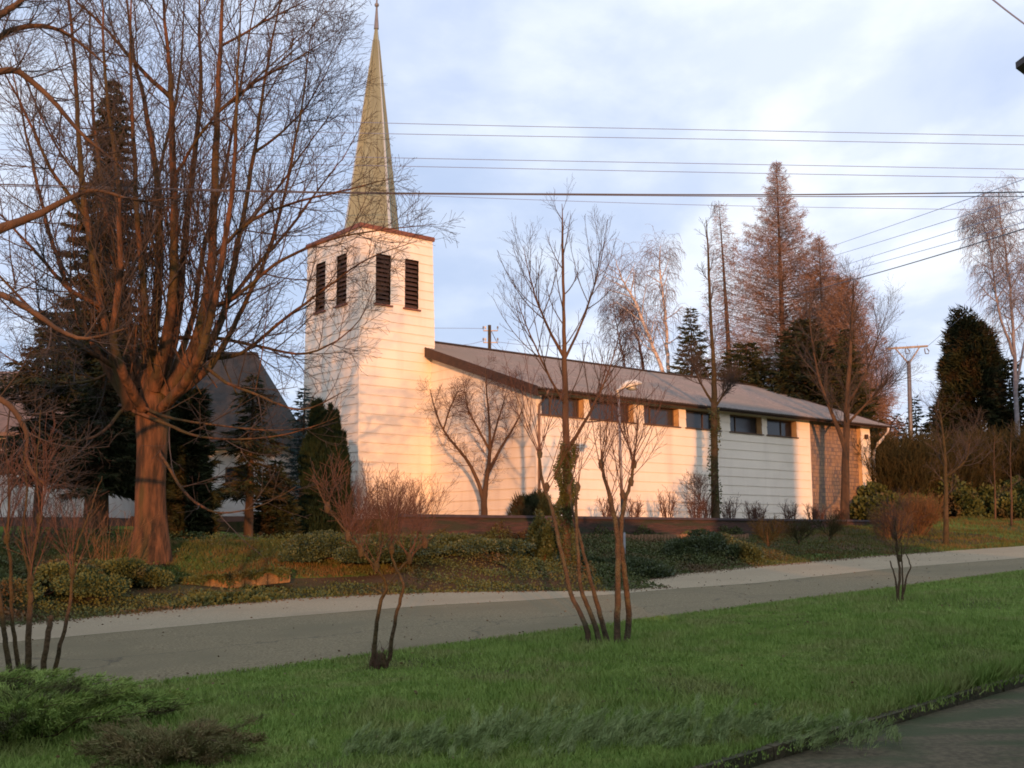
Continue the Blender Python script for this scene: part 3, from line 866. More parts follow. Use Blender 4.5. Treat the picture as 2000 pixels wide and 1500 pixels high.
def house_far_left():
    h = thing('house', (-24, 48, 2.0), 'white house with a low pinkish brown tiled roof at the left edge of the view', 'house')
    x0, x1, y0, y1, ze, zt = -36, -17.6, 46, 56, 5.9, 9.2
    t = MB(); t.box8([(x0, y0, 2.35), (x1, y0, 2.35), (x1, y1, 2.35), (x0, y1, 2.35), (x0, y0, ze), (x1, y0, ze), (x1, y1, ze), (x0, y1, ze)])
    t.build('wall', M['render'], h)
    t = MB(); t.box8([(x0 - .04, y0 - .05, 1.4), (x1 + .04, y0 - .05, 1.4), (x1 + .04, y1, 1.4), (x0 - .04, y1, 1.4), (x0 - .04, y0 - .05, 2.34), (x1 + .04, y0 - .05, 2.34), (x1 + .04, y1, 2.34), (x0 - .04, y1, 2.34)])
    t.build('plinth', M['plinth'], h)
    t = MB(); A = [(x0 - .4, y0 - .7, ze - .15), (x1 + .5, y0 - .7, ze - .15), (x1 + .5, 51, zt), (x0 - .4, 51, zt), (x1 + .5, y1 + .7, ze - .15), (x0 - .4, y1 + .7, ze - .15)]
    B = [(a[0], a[1], a[2] + .16) for a in A]
    t.add(A + B, [(0, 1, 2, 3), (3, 2, 4, 5), (6, 9, 8, 7), (9, 11, 10, 8), (0, 6, 7, 1), (1, 7, 8, 2), (2, 8, 10, 4), (4, 10, 11, 5), (5, 11, 9, 3), (3, 9, 6, 0)])
    t.build('roof', M['tile2'], h)
    t = MB(); t.add([(x1, y0, ze), (x1, y1, ze), (x1, 51, zt)], [(0, 1, 2)]); t.build('gable', M['render'], h)
    t = MB(); t.bar((x0, y0 - .06, 4.55), (x1, y0 - .06, 4.55), .1, .42); t.build('balcony_rail', M['brownboard'], h)
    for xa in (-30, -26.5, -23.6, -20.4):
        t = MB(); t.box8([(xa, y0 - .03, 4.85), (xa + 1.4, y0 - .03, 4.85), (xa + 1.4, y0 + .02, 4.85), (xa, y0 + .02, 4.85), (xa, y0 - .03, 5.2), (xa + 1.4, y0 - .03, 5.2), (xa + 1.4, y0 + .02, 5.2), (xa, y0 + .02, 5.2)])
        t.build('window', M['frame'], h)


house_left(); house_far_left()

# eaves of the house at the right edge of the view
def house_near_right():
    c = at(1984, 134, 5.5)
    h = thing('house', (c[0] + 2, 3, 0), 'near house, only the dark corner of its eaves showing at top right', 'house')
    ea = np.array([.10, -1., 0]); ea /= np.linalg.norm(ea); eb = np.array([.72, .70, 0]); eb /= np.linalg.norm(eb)
    def foot(o, la, lb, z): return [c + ea * o + eb * o + Zv * (z - c[2]), c + ea * la + eb * o + Zv * (z - c[2]), c + ea * la + eb * lb + Zv * (z - c[2]), c + ea * o + eb * lb + Zv * (z - c[2])]
    t = MB(); t.box8(foot(.75, 7, 8, -.3) + foot(.75, 7, 8, c[2])); t.build('wall', M['render'], h)
    t = MB(); t.box8(foot(0, 7.6, 8.6, c[2]) + foot(0, 7.6, 8.6, c[2] + .035)); t.build('eaves', M['gutter'], h)
    t = MB(); f = foot(.25, 7.4, 8.4, c[2] + .037); r = [c + ea * 3.8 + eb * 3 + Zv * .9, c + ea * 3.8 + eb * 5.6 + Zv * .9]
    t.add(f + r, [(0, 1, 4), (1, 2, 5, 4), (2, 3, 5), (3, 0, 4, 5)]); t.build('roof', M['tile'], h)
house_near_right()


# unseen shadow casters set behind the viewer to throw the long evening shadows
def P2(p, y, z):             # p: offset across the light; y: distance
    x = (p + y * SUN_X_) / cos(SUN_AZ) if False else (p + y * sin(SUN_AZ)) / cos(SUN_AZ)
    return (x, y, z)


def pof(q): return q[0] * cos(SUN_AZ) - q[1] * sin(SUN_AZ)


def wallp(px): return pof(hit(px, 900, N, V))


t = MB()
h_ = thing('house', P2(wallp(1460), -16, 0), 'tall plain rendered house behind the viewer that shades the middle of the nave', 'house')
pa, pb = wallp(1379), wallp(1556)
def block(t, p0, p1, y0, y1, z0, z1):
    t.box8([P2(p0, y0, z0), P2(p1, y0, z0), P2(p1, y1, z0), P2(p0, y1, z0), P2(p0, y0, z1), P2(p1, y0, z1), P2(p1, y1, z1), P2(p0, y1, z1)])
block(t, pa, pb, -22, -14, -1, 12.9)
t.build('wall', M['render'], h_)
t = MB(); block(t, wallp(1351), pa - .01, -20, -14, -1, 9.85); t.build('annex', M['render'], h_)
t = MB(); block(t, wallp(1360.5), wallp(1368.5), -14.8, -14, 3, 13.4); t.build('chimney', M['brick'], h_)
t = MB(); block(t, pa - .01, pb + .01, -22.3, -13.7, 12.9, 13.5); t.build('roof', M['tile'], h_)
t = MB(); block(t, -8.6, 8, -21, -20, -1, 3.2); block(t, 8.01, wallp(1350) + 60, -21, -20, -1, 4.1)
wl = tag(t.build('shade_wall', M['brick']), 'long unseen wall added behind the viewer to shade the foreground', 'shade wall')  # unseen wall added to keep lawn and lower stems in shadow
h_ = thing('house', P2(-20, -20, 0), 'wide unseen house added behind the viewer to shade the foot of the left houses', 'house')  # unseen block added to shade the lower walls on the left
t = MB(); block(t, -34, -8.6, -28, -19.9, -1, 8.2); t.build('wall', M['render'], h_)
t = MB(); a = P2(-34.5, -19.4, 8.2); b = P2(-8.2, -19.4, 8.2); c = P2(-8.2, -28.5, 8.2); d = P2(-34.5, -28.5, 8.2)
t.add([a, b, c, d, P2(-34.5, -24, 10.5), P2(-8.2, -24, 10.5)], [(0, 1, 5, 4), (1, 2, 5), (2, 3, 4, 5), (3, 0, 4), (0, 3, 2, 1)]); t.build('roof', M['tile'], h_)
# unseen mound added behind the viewer to keep the right side in shade
t = MB(); g_ = []
for j in range(9):
    for i in range(26):
        p = 29 + i * 10; y = -90 - j * 14
        prof = min(1, (i + .6) / 2.2)
        g_.append(P2(p, y, -1 + 44 * sin(pi * j / 8) * prof + random.uniform(-1, 1)))
t.add(g_, [(j * 26 + i, j * 26 + i + 1, (j + 1) * 26 + i + 1, (j + 1) * 26 + i) for j in range(8) for i in range(25)])
tag(t.build('shade_hill', M['turf']), kind='structure')


# ---- street lamp behind the bank
def street_lamp():
    b = gp(1217, 34.0); top = at(1208, 775, 34.0)
    L = thing('street_lamp', b, 'slim street lamp with a cream shoe shaped head in front of the nave', 'street lamp')
    t = MB(); t.tube([b - Zv * .2, b + Zv * 1.0], [.075, .075], 10); t.tube([b + Zv * 1.0, top], [.055, .04], 10)
    t.build('pole', M['steel'], L, True)
    h0 = at(1203, 764, 33.9); h1 = at(1252, 750, 34.6); ax = (h1 - h0); ln = np.linalg.norm(ax); ax /= ln
    s = np.cross(ax, Zv); s /= np.linalg.norm(s); up = np.cross(s, ax)
    t = MB(); R = 14; K = 12; o = 0; vs = []
    for k in range(K + 1):
        f = k / K
        w = .05 + .19 * sin(pi * min(1, max(0, (f - .18) / .84))) ** .6 if f > .2 else .045 + .02 * f
        if k == K: w = .01
        hh = w * .75
        c = h0 + ax * ln * f + up * (.05 * sin(pi * f))
        for i in range(R):
            th = 2 * pi * i / R
            vs.append(c + s * w * cos(th) + up * (hh * sin(th) if sin(th) > 0 else hh * .25 * sin(th)))
    fs = [(k * R + i, k * R + (i + 1) % R, (k + 1) * R + (i + 1) % R, (k + 1) * R + i) for k in range(K) for i in range(R)] + [tuple(range(R))[::-1]]
    t.add(vs, fs); hd = t.build('lamp_head', M['lampwhite'], L, True)
    t = MB(); c = h0 + ax * ln * .62 - up * .04; t.ball(c, .20, .13, .09); t.build('lamp_glass', M['pale_metal'], hd, True)
    t = MB(); t.tube([top - Zv * .05, h0 + ax * .06], .045, 8); t.build('arm', M['lampwhite'], L, True)
street_lamp()


def t_pole():
    Y = 78.; b = gp(1785, Y); top = at(1775, 708, Y); bl = at(1733, 681, Y); br = at(1812, 676, Y)
    L = thing('utility_pole', b, 'grey wooden pole with a wide V braced crossarm beside the dark cypress', 'utility pole')
    t = MB(); t.tube([b - Zv * .3, top + Zv * .1], [.19, .14], 9); t.build('pole', M['steel'], L, True)
    t = MB(); t.bar(bl, br, .10, .14); t.bar(top - Zv * .1, at(1749, 681, Y), .08); t.bar(top - Zv * .1, at(1796, 678, Y), .08)
    t.build('crossarm', M['steel'], L)
    for px in (1735, 1772, 1810):
        t = MB(); q = at(px, 679, Y); t.tube([q - Zv * .05, q + Zv * -.25 + [.16, 0, 0], q + Zv * -.45 + [.1, 0, 0], q + Zv * -.45 - [.12, 0, 0], q - Zv * .2 - [.16, 0, 0], q - Zv * .05 - [.14, 0, 0]], .04, 6); t.build('insulator', M['steel'], L)
t_pole()


def lattice_pole():
    Y = 95.; b = gp(957, Y)
    L = thing('utility_pole', b, 'telephone pole with two short crossarms showing above the nave roof', 'utility pole')
    top = at(956, 635, Y)
    t = MB(); t.tube([b, top], [.17, .15], 8)
    t.bar(at(959, 645, Y), at(972, 672, Y), .05); t.build('pole', M['greenbark'], L, True)
    for y in (646, 669):
        t = MB(); t.bar(at(944, y, Y), at(972, y, Y), .09); a = t.build('crossarm', M['steel'], L)
        for px in (944, 948, 972):
            t = MB(); q = at(px, y, Y); t.tube([q, q + Zv * .28], [.03, .03], 6); t.tube([q + Zv * .22, q + Zv * .42], [.09, .06], 8); t.build('insulator', M['lampwhite'] if px == 948 else M['steel'], a)
lattice_pole()


# ---- overhead cables
def cable(L, r, m, label, group=None, k=8):
    P = [at(px, py, Y) for px, py, Y in L]
    pts, rs = smooth_path([(q[0], q[1], q[2], r) for q in P], k)
    t = MB(); t.tube(pts, rs, 5)
    o = t.build('overhead_cable', m); o['label'] = label; o['category'] = 'cable'
    if group: o['group'] = group
    return o
g1 = 'thin wires high over the nave'
cable([(-300, 208, 44), (700, 239, 44), (1400, 254, 44), (2300, 271, 44)], .014, M['palewire'], 'thin pale wire, topmost of those crossing right of the spire', g1)
cable([(-300, 236, 44), (700, 260, 44), (1400, 272, 44), (2300, 288, 44)], .014, M['palewire'], 'thin pale wire, second from the top right of the spire', g1)
cable([(-300, 286, 44), (700, 307, 44), (1400, 320, 44), (2300, 336, 44)], .014, M['palewire'], 'thin pale wire, third from the top right of the spire', g1)
cable([(-300, 303, 44), (700, 323, 44), (1400, 337, 44), (2300, 353, 44)], .014, M['palewire'], 'thin pale wire, fourth from the top right of the spire', g1)
cable([(-300, 352, 26), (560, 374, 26), (1100, 379, 26), (1600, 380, 26), (2300, 371, 26)], .019, M['wire'], 'thick dark cable crossing the whole view in front of the spire')
cable([(-300, 356, 26.5), (560, 376, 26.5), (1100, 381, 26.5), (1600, 384, 26.5), (2300, 383, 26.5)], .012, M['wire'], 'thinner dark cable running just under the thick one')
cable([(760, 380, 70), (1350, 400, 70), (1950, 410, 70), (2300, 412, 70)], .018, M['palewire'], 'faint wire just below the two dark cables, in front of the larch')
g2 = 'wires rising to the right edge'
cable([(1560, 503, 90), (1700, 455, 60), (2000, 350, 34), (2300, 235, 24)], .013, M['palewire'], 'topmost of the wires rising from the larch to the right edge', g2)
cable([(1560, 520, 90), (1700, 478, 60), (2000, 384, 34), (2300, 285, 24)], .013, M['palewire'], 'second of the wires rising from the larch to the right edge', g2)
cable([(1560, 546, 90), (1700, 502, 60), (2000, 408, 34), (2300, 308, 24)], .013, M['palewire'], 'third of the wires rising from the larch to the right edge', g2)
cable([(1560, 558, 90), (1700, 518, 60), (2000, 434, 34), (2300, 345, 24)], .013, M['palewire'], 'fourth of the wires rising from the larch to the right edge', g2)
cable([(1500, 590, 70), (1700, 537, 50), (2000, 447, 30), (2300, 345, 20)], .022, M['wire'], 'thick dark cable rising from the larch to the right edge')
cable([(1812, 676, 78), (1900, 600, 66), (1965, 540, 58), (2300, 250, 40)], .014, M['palewire'], 'faint wire rising steeply right from the V braced pole')
cable([(1925, -12, 14), (1940, 0, 14), (2004, 49, 14), (2200, 190, 14)], .012, M['palewire'], 'short piece of pale wire across the top right corner')
cable([(500, 640, 95), (880, 641, 95), (944, 642, 95)], .020, M['palewire'], 'upper faint wire between the tower and the telephone pole')
cable([(500, 678, 95), (860, 676, 95), (944, 666, 95)], .020, M['palewire'], 'lower faint wire between the tower and the telephone pole')
cable([(972, 668, 95), (1060, 676, 92), (1150, 670, 90)], .020, M['palewire'], 'faint wire running right from the telephone pole behind the slender tree')

# ---- low ochre stone wall in the bank on the left
def stone_wall():
    lo = thing('stone_wall', SN(7, 12.0, .5), 'low ochre stone retaining wall above the ivy on the left', 'stone wall')
    t = MB(); A = at(318, 1138, 25.6); B = at(568, 1113, 26.4)
    dd = (B - A); k = 11
    for i in range(k):
        p = A + dd * (i / k); q = A + dd * ((i + .985) / k)
        top = random.uniform(-.02, .02)
        f = np.array([-dd[1], dd[0], 0]); f /= np.linalg.norm(f)
        hgt = .75
        t.box8([p - Zv * .3 - f * random.uniform(0, .03), q - Zv * .3, q - Zv * .3 + f * .35, p - Zv * .3 + f * .35,
                p - f * .0 + Zv * (.03 + top), q + Zv * (.03 + top), q + Zv * (.03 + top) + f * .35, p + Zv * (.03 + top) + f * .35])
    t.build('stones', M['stone'], lo, bevel=.02)
stone_wall()


def trailing():
    A = at(318, 1138, 25.6); B = at(568, 1113, 26.4); m = 1500
    f = RS.rand(m); P = A[None] * (1 - f[:, None]) + B[None] * f[:, None]
    hang = .5 + .5 * np.sin(f * 21) * np.sin(f * 8 + 1)
    P[:, 2] += .05 - RS.rand(m) ** 1.6 * .3 * hang; P[:, 1] -= .03 + .05 * RS.rand(m)
    a = RS.uniform(-8.8, 26, 16000); hg = np.clip(.35 + .45 * np.sin(a * 1.7) * np.sin(a * .63 + 2) + .15 * np.sin(a * 5), .05, 1)
    z = 1.25 + RS.rand(16000) ** 1.3 * .85 * hg + .15
    Q_ = N[None] + U[None] * a[:, None] + V[None] * (-3.42 - .12 * RS.rand(16000))[:, None] + Zv[None] * z[:, None]
    C = np.concatenate([P, Q_]); Dr = np.stack([RS.normal(0, .6, len(C)), RS.normal(-.5, .5, len(C)), RS.normal(0, .7, len(C))], 1)
    o = link('trailing_ivy', flakes('trailing_ivy', C, Dr, RS.uniform(.05, .10, len(C)), .028, True), M['ivy'])
    tag(o, 'ivy climbing the dark terrace wall and hanging over the ochre stones', 'ivy', kind='stuff')


trailing()
# kerb stone lying loose by the road edge
t = MB(); q = SN(-.05, -.25, 0); t.box8([q + [-.14, -.08, 0], q + [.14, -.06, 0], q + [.15, .07, 0], q + [-.13, .08, 0], q + [-.12, -.06, .07], q + [.12, -.05, .07], q + [.12, .05, .07], q + [-.12, .06, .07]])
tag(t.build('kerb_stone', M['stone'], bevel=.02), 'small loose pale stone at the left end of the road kerb', 'stone')

# ================================================================== TREES AND PLANTS
def finish(root, g, gt, mt, mg, smooth=True, tn='trunk', gn='crown'):
    link(tn, gt.mesh(tn, smooth), mt, root)
    if g is not None and g.p: link(gn, g.mesh(gn), mg, root)


TW = dict(n=[16, 8, 6], t0=[.2, .12, .12], ang=[42, 42, 40], len=[3.3, 1.5, .7], r=[.024, .010, .006], seg=[7, 5, 3], up=[.10, .06, .04], wig=.085, rmin=.0050, rlimb=.028, taper=.58)


def big_tree():
    random.seed(21)
    Y = 28.0; b = gp(296, Y)
    T = thing('bare_tree', b, 'huge bare tree with many upright limbs, its thick orange lit trunk left of the tower', 'tree', None)
    g, gt = Grow(), Grow()
    c = dict(TW)
    tr = [(b[0], b[1], b[2] - .3, .62)] + pxpath([(295, 1035, 0, .44), (294, 960, 0, .385), (297, 880, 0, .385), (297, 830, 0, .42), (300, 790, 0, .42), (300, 750, 0, .30), (300, 720, 0, .2)], Y)
    limb(g, gt, tr, None, sides=16)
    J = (300, 775, 0, .26)
    L = [
        [(255, 800, -.2, .24), (232, 720, -.6, .2), (200, 600, -1.2, .16), (165, 400, -1.6, .12), (150, 200, -1.8, .08), (135, 0, -2.0, .05), (120, -150, -2, .02)],
        [(265, 780, .3, .22), (262, 700, .8, .18), (240, 560, 1.4, .14), (205, 400, 2.0, .10), (180, 200, 2.4, .07), (175, 20, 2.4, .03)],
        [(285, 760, 0, .25), (296, 680, 0, .2), (308, 560, .2, .18), (312, 420, .4, .14), (292, 250, .6, .11), (262, 110, .6, .07), (242, -60, .6, .03)],
        [(300, 760, -.3, .25), (325, 660, -.8, .2), (340, 520, -1.2, .17), (338, 350, -1.4, .14), (334, 180, -1.5, .10), (322, 40, -1.5, .06), (318, -100, -1.5, .03)],
        [(310, 760, .4, .22), (345, 640, .9, .17), (360, 480, 1.3, .14), (376, 330, 1.6, .12), (392, 180, 1.8, .09), (388, 40, 1.8, .05), (395, -100, 1.8, .03)],
        [(325, 770, -.2, .26), (375, 690, -.5, .22), (408, 560, -.8, .19), (418, 400, -1.0, .16), (424, 220, -1.1, .12), (432, 60, -1.1, .08), (436, -110, -1, .04)],
        [(330, 775, .3, .22), (395, 700, .8, .17), (440, 600, 1.2, .14), (470, 450, 1.5, .11), (496, 300, 1.7, .085), (520, 140, 1.8, .06), (548, 0, 1.8, .035)],
        [(300, 770, 0, .18), (290, 640, -1, .13), (272, 480, -1.8, .10), (262, 300, -2.4, .08), (255, 120, -2.8, .05), (260, -60, -3, .02)],
        [(320, 770, 1, .18), (372, 640, 2, .13), (395, 500, 2.6, .10), (440, 330, 3.2, .075), (470, 160, 3.4, .05), (500, 0, 3.5, .03)],
    ]
    for l in L: limb(g, gt, pxpath([(a_, b_, c_, d_ * (.78 if b_ > 650 else .66)) for a_, b_, c_, d_ in l], Y), c, nsub=18, sides=9, t0=.2, wob=.02)
    for l in [
        [(280, 800, -.5, .2), (245, 740, -1.2, .17), (222, 660, -1.8, .13), (235, 520, -2.4, .1), (228, 340, -2.8, .07), (205, 150, -3, .05), (200, -40, -3, .02)],
        [(315, 800, -.5, .2), (362, 745, -1.3, .17), (398, 670, -2, .13), (432, 520, -2.5, .1), (455, 350, -2.8, .07), (462, 180, -3, .05), (470, 0, -3, .02)],
        [(290, 780, .5, .16), (278, 640, 1.6, .12), (282, 500, 2.2, .09), (312, 330, 2.6, .07), (350, 160, 2.8, .05), (360, -20, 2.8, .02)],
        [(262, 800, 0, .16), (205, 715, .2, .12), (150, 600, .3, .09), (95, 450, .3, .07), (60, 300, .3, .05), (20, 120, .3, .02)],
        [(335, 780, 0, .16), (410, 715, .2, .12), (465, 620, .3, .09), (520, 500, .3, .07), (560, 360, .3, .05), (590, 200, .3, .035), (610, 40, .3, .015)],
    ]: limb(g, gt, pxpath([(a_, b_, c_, d_ * .75) for a_, b_, c_, d_ in l], Y), c, nsub=17, sides=9, t0=.2, wob=.02)
    # second order limbs, spreading wide
    L2 = [
        [(395, 700, .8, .09), (470, 690, .5, .07), (560, 620, .2, .055), (640, 560, 0, .04), (720, 505, -.2, .025), (815, 470, -.3, .01)],
        [(408, 600, -.8, .09), (460, 580, -1.2, .07), (540, 515, -1.6, .055), (640, 470, -1.9, .04), (740, 450, -2.1, .025), (850, 438, -2.2, .01)],
        [(418, 500, -1, .08), (480, 440, -1.4, .06), (560, 400, -1.8, .045), (660, 375, -2, .03), (760, 350, -2.1, .012)],
        [(440, 600, 1.2, .09), (500, 520, 1.6, .07), (570, 440, 1.8, .055), (630, 360, 2, .035), (675, 300, 2, .02), (705, 245, 2, .01)],
        [(470, 450, 1.5, .07), (540, 370, 1.8, .05), (590, 300, 2, .035), (640, 230, 2.1, .02), (680, 170, 2.1, .01)],
        [(496, 300, 1.7, .06), (570, 240, 1.8, .04), (625, 165, 1.8, .025), (665, 80, 1.8, .01)],
        [(424, 220, -1.1, .07), (500, 160, -1.3, .05), (580, 115, -1.4, .03), (650, 70, -1.4, .012)],
        [(432, 90, -1.1, .05), (520, 40, -1.2, .035), (600, 0, -1.2, .02), (700, -60, -1.2, .01)],
        [(345, 660, .9, .09), (420, 660, .8, .075), (500, 675, .6, .06), (600, 690, .2, .04), (690, 640, 0, .02), (730, 560, 0, .01)],
        [(255, 800, -.2, .08), (330, 830, -1.4, .06), (380, 850, -2.2, .045), (460, 858, -2.8, .035), (560, 848, -3.2, .022), (660, 815, -3.4, .01)],
        [(268, 790, -.2, .07), (330, 815, -1.6, .05), (420, 830, -2.6, .035), (520, 840, -3.2, .02), (610, 836, -3.4, .01)],
        [(310, 880, -.4, .06), (360, 960, -1.3, .05), (420, 1000, -2, .035), (500, 990, -2.6, .02), (580, 950, -2.8, .01)],
        [(232, 720, -.6, .10), (180, 690, -1.2, .08), (100, 640, -1.8, .06), (20, 560, -2.2, .045), (-60, 470, -2.4, .02)],
        [(200, 600, -1.2, .09), (130, 560, -1.8, .07), (60, 480, -2.2, .05), (-20, 400, -2.4, .03)],
        [(165, 420, -1.6, .08), (100, 330, -2, .06), (40, 200, -2.4, .04), (-20, 90, -2.6, .02)],
        [(205, 400, 2, .07), (120, 300, 2.4, .05), (50, 160, 2.6, .03), (0, 30, 2.6, .015)],
        [(255, 700, .8, .08), (190, 740, 1.6, .06), (110, 745, 2.2, .045), (20, 700, 2.6, .025), (-60, 640, 2.8, .01)],
        [(240, 800, -.6, .07), (190, 850, -1.6, .05), (120, 860, -2.2, .035), (40, 820, -2.8, .02), (-40, 800, -3, .01)],
        [(332, 190, -1.5, .09), (273, 133, -1.7, .07), (210, 60, -1.9, .05), (147, 0, -2, .03), (80, -60, -2, .015)],
        [(338, 350, -1.4, .07), (400, 250, -2, .05), (460, 190, -2.4, .035), (560, 100, -2.6, .02), (640, 20, -2.6, .01)],
        [(375, 690, -.5, .08), (430, 740, -1.5, .06), (500, 770, -2.2, .045), (590, 800, -2.6, .03), (680, 760, -2.8, .012)],
    ]
    c2 = dict(TW, taper=.7, n=[14, 8, 5], len=[2.3, 1.15, .6], t0=[.18, .12, .15], up=[.06, .03, .02])
    for k_, l in enumerate(L2):
        cl_ = c2 if k_ not in (9, 10, 11, 17, 20) else dict(c2, n=[7, 4, 3])
        limb(g, gt, pxpath([(a_, b_, c_, d_ * .72) for a_, b_, c_, d_ in l], Y), cl_, sides=6, wob=.02)
    # whippy water shoots all over the fork
    c3 = dict(TW, n=[6, 5], len=[1.2, .5], r=[.008, .004], seg=[5, 3], up=[.12, .05])
    for i in range(120):
        px = 290 + random.gauss(0, 95); py = random.uniform(450, 790)
        q = at(px, py, Y + random.uniform(-1.4, .8))
        w = random.gauss(0, .6)
        limb(g, gt, [(q[0], q[1], q[2], .018), (q[0] + w * .6, q[1] - .3, q[2] + 1, .014), (q[0] + w, q[1] - .4, q[2] + random.uniform(2, 3.4), .006)], c3, sides=4)
    finish(T, g, gt, M['beech'], M['twig'])


def left_edge_tree():
    random.seed(5)
    Y = 17.0; b = gp(-330, Y)
    T = thing('bare_tree', b, 'bare tree outside the left edge, its thick boughs reaching in over the big tree', 'tree')
    g, gt = Grow(), Grow()
    limb(g, gt, [(b[0], b[1], b[2] - .3, .32)] + pxpath([(-330, 900, 0, .28), (-320, 650, 0, .26), (-310, 400, 0, .22), (-300, 150, 0, .18), (-290, -100, 0, .1)], Y), None, sides=12)
    c = dict(TW, n=[13, 8, 5], len=[1.7, .75, .32], r=[.016, .006, .003], t0=[.35, .1, .15], rmin=.0022, rlimb=.02)
    for l in [
        [(-320, 620, 0, .14), (-150, 520, .5, .12), (-20, 455, .9, .095), (60, 425, 1.1, .07), (140, 385, 1.3, .05), (190, 372, 1.4, .035), (270, 392, 1.5, .02), (350, 385, 1.6, .008)],
        [(-310, 300, 0, .12), (-150, 120, .4, .10), (-30, 45, .6, .075), (30, 10, .8, .05), (90, -40, 1, .03)],
        [(-310, 400, 0, .12), (-150, 260, -.3, .09), (0, 140, -.4, .06), (80, 175, -.4, .045), (160, 260, -.4, .03), (240, 330, -.4, .012)],
        [(-320, 700, 0, .10), (-160, 640, -.4, .08), (-30, 575, -.6, .06), (50, 600, -.7, .045), (150, 660, -.8, .03), (250, 640, -.8, .012)],
        [(-320, 760, 0, .09), (-160, 760, -.6, .07), (-20, 770, -1, .05), (45, 830, -1, .04), (52, 900, -1, .03), (90, 950, -1, .015)],
        [(-300, 200, 0, .09), (-100, 150, 1, .07), (20, 60, 1.2, .05), (120, 60, 1.4, .035), (210, 130, 1.5, .015)],
    ]: limb(g, gt, pxpath(l, Y), c, sides=8, wob=.015)
    finish(T, g, gt, M['bark'], M['twig'])


big_tree(); left_edge_tree()


# ---- conifers: branches in whorls, needles as small sprays on them
def conifer(name, b, top, rad, label, mn=None, mb=None, nb=150, per=120, droop=-.25, t0=.08, prof=None, size=.22, wid=.05, group=None, lean=(0, 0), seed=1, spread=.16, cat='tree', tr=.16, zsp=0.0, jit=.35):
    rs = np.random.RandomState(seed); random.seed(seed)
    H = top - b[2]
    T = thing(name, b, label, cat, group)
    gt = Grow()
    axis = lambda t: np.array([b[0] + lean[0] * t * t, b[1] + lean[1] * t * t, b[2] + H * t])
    pts = [tuple(axis(t)) for t in np.linspace(0, 1, 10)]; pts[0] = (pts[0][0], pts[0][1], pts[0][2] - .3)
    gt.add(pts, [max(.012, tr * (1 - t) + .01) for t in np.linspace(0, 1, 10)], 7)
    prof = prof or (lambda t: (1 - t) ** .8)
    C = []; Dd = []; Ls = []
    gb = Grow()
    for i in range(nb):
        t = t0 + (1 - t0) * (i + rs.rand()) / nb
        t = min(t, .985)
        az = i * 2.4 + rs.uniform(-.4, .4)
        r = rad * prof((t - t0) / (1 - t0)) * rs.uniform(.62, 1.12) + .12
        p0 = axis(t); up = .25 + .5 * t
        k = 6; P = [p0]
        for j in range(1, k + 1):
            f = j / k
            P.append(p0 + np.array([cos(az) * r * f, sin(az) * r * f, r * (droop * f * 1.3 + .35 * up * f * f)]))
        P = np.array(P)
        gb.add([tuple(q) for q in P], list(np.linspace(max(.012, tr * .18 * (1 - t) + .008), .006, k + 1)), 3)
        m = max(4, int(per * (r / rad) * rs.uniform(.7, 1.3)))
        f = rs.rand(m) ** .75 * .98 + .02
        idx = np.minimum((f * k).astype(int), k - 1); fr = f * k - idx
        q = P[idx] * (1 - fr[:, None]) + P[idx + 1] * fr[:, None]
        sp = spread * r * (1.15 - f) + .05
        lat = np.array([-sin(az), cos(az), 0])
        off = rs.normal(0, 1, (m, 1)) * sp[:, None] * lat[None] + rs.normal(0, .3, (m, 3)) * (sp[:, None] * .5)
        off[:, 2] += rs.normal(0, 1, m) * zsp * (.12 + 1.4 * r / rad)
        C.append(q + off)
        dd = np.array([cos(az), sin(az), 0])[None] * .8 + lat[None] * np.sign(off @ lat)[:, None] * .7 + rs.normal(0, jit, (m, 3)); dd[:, 2] += droop * .9
        Dd.append(dd); Ls.append(rs.uniform(.6, 1.4, m) * size * (.5 + .5 * r / rad))
    C = np.concatenate(C); Dd = np.concatenate(Dd); Ls = np.concatenate(Ls)
    link('trunk', gt.mesh('trunk', True), mb or M['bark'], T)
    br = link('branches', gb.mesh('branches'), mb or M['bark'], T)
    link('crown', flakes('crown', C, Dd, Ls, wid), mn or M['needle'], T)
    return T


def zt(px, py, Y): return float(at(px, py, Y)[2])


conifer('spruce_tree', gt_(222, 200, 41), zt(222, 150, 41), 3.6, 'tall narrow dark spruce rising behind the limbs of the big bare tree', nb=330, per=380, seed=3, prof=lambda t: (1 - t) ** .8 * (.8 + .25 * sin(t * 23)), size=.35, wid=.07, t0=.12, tr=.3)
conifer('pine_tree', gt_(95, 640, 36), zt(95, 610, 36), 3.2, 'dark drooping conifer in front of the far left house', nb=100, per=300, seed=4, t0=.36, droop=-.35, size=.34, wid=.07, prof=lambda t: (1 - t) ** .5 * (.6 + .4 * sin(t * 12 + 1)))
conifer('conifer_tree', gt_(205, 720, 33), zt(208, 700, 33), 1.7, 'dark conifer with a thick brown stem just left of the big trunk', nb=70, per=300, seed=5, t0=.30, droop=-.3, size=.3, wid=.06, tr=.42)
conifer('conifer_tree', gt_(374, 780, 34), zt(372, 765, 34), .85, 'dense black green conifer just right of the big trunk', nb=170, per=200, seed=6, t0=.0, droop=.15, size=.25, wid=.06, prof=lambda t: (1 - t) ** .33)
conifer('conifer_tree', gt_(495, 750, 36), zt(497, 730, 36), 1.75, 'loose drooping conifer with a bare stem in front of the dark roofed house', nb=80, per=150, seed=7, t0=.30, droop=-.35, size=.3, wid=.05, prof=lambda t: (1 - t) ** .6 * (.7 + .4 * sin(t * 17)))
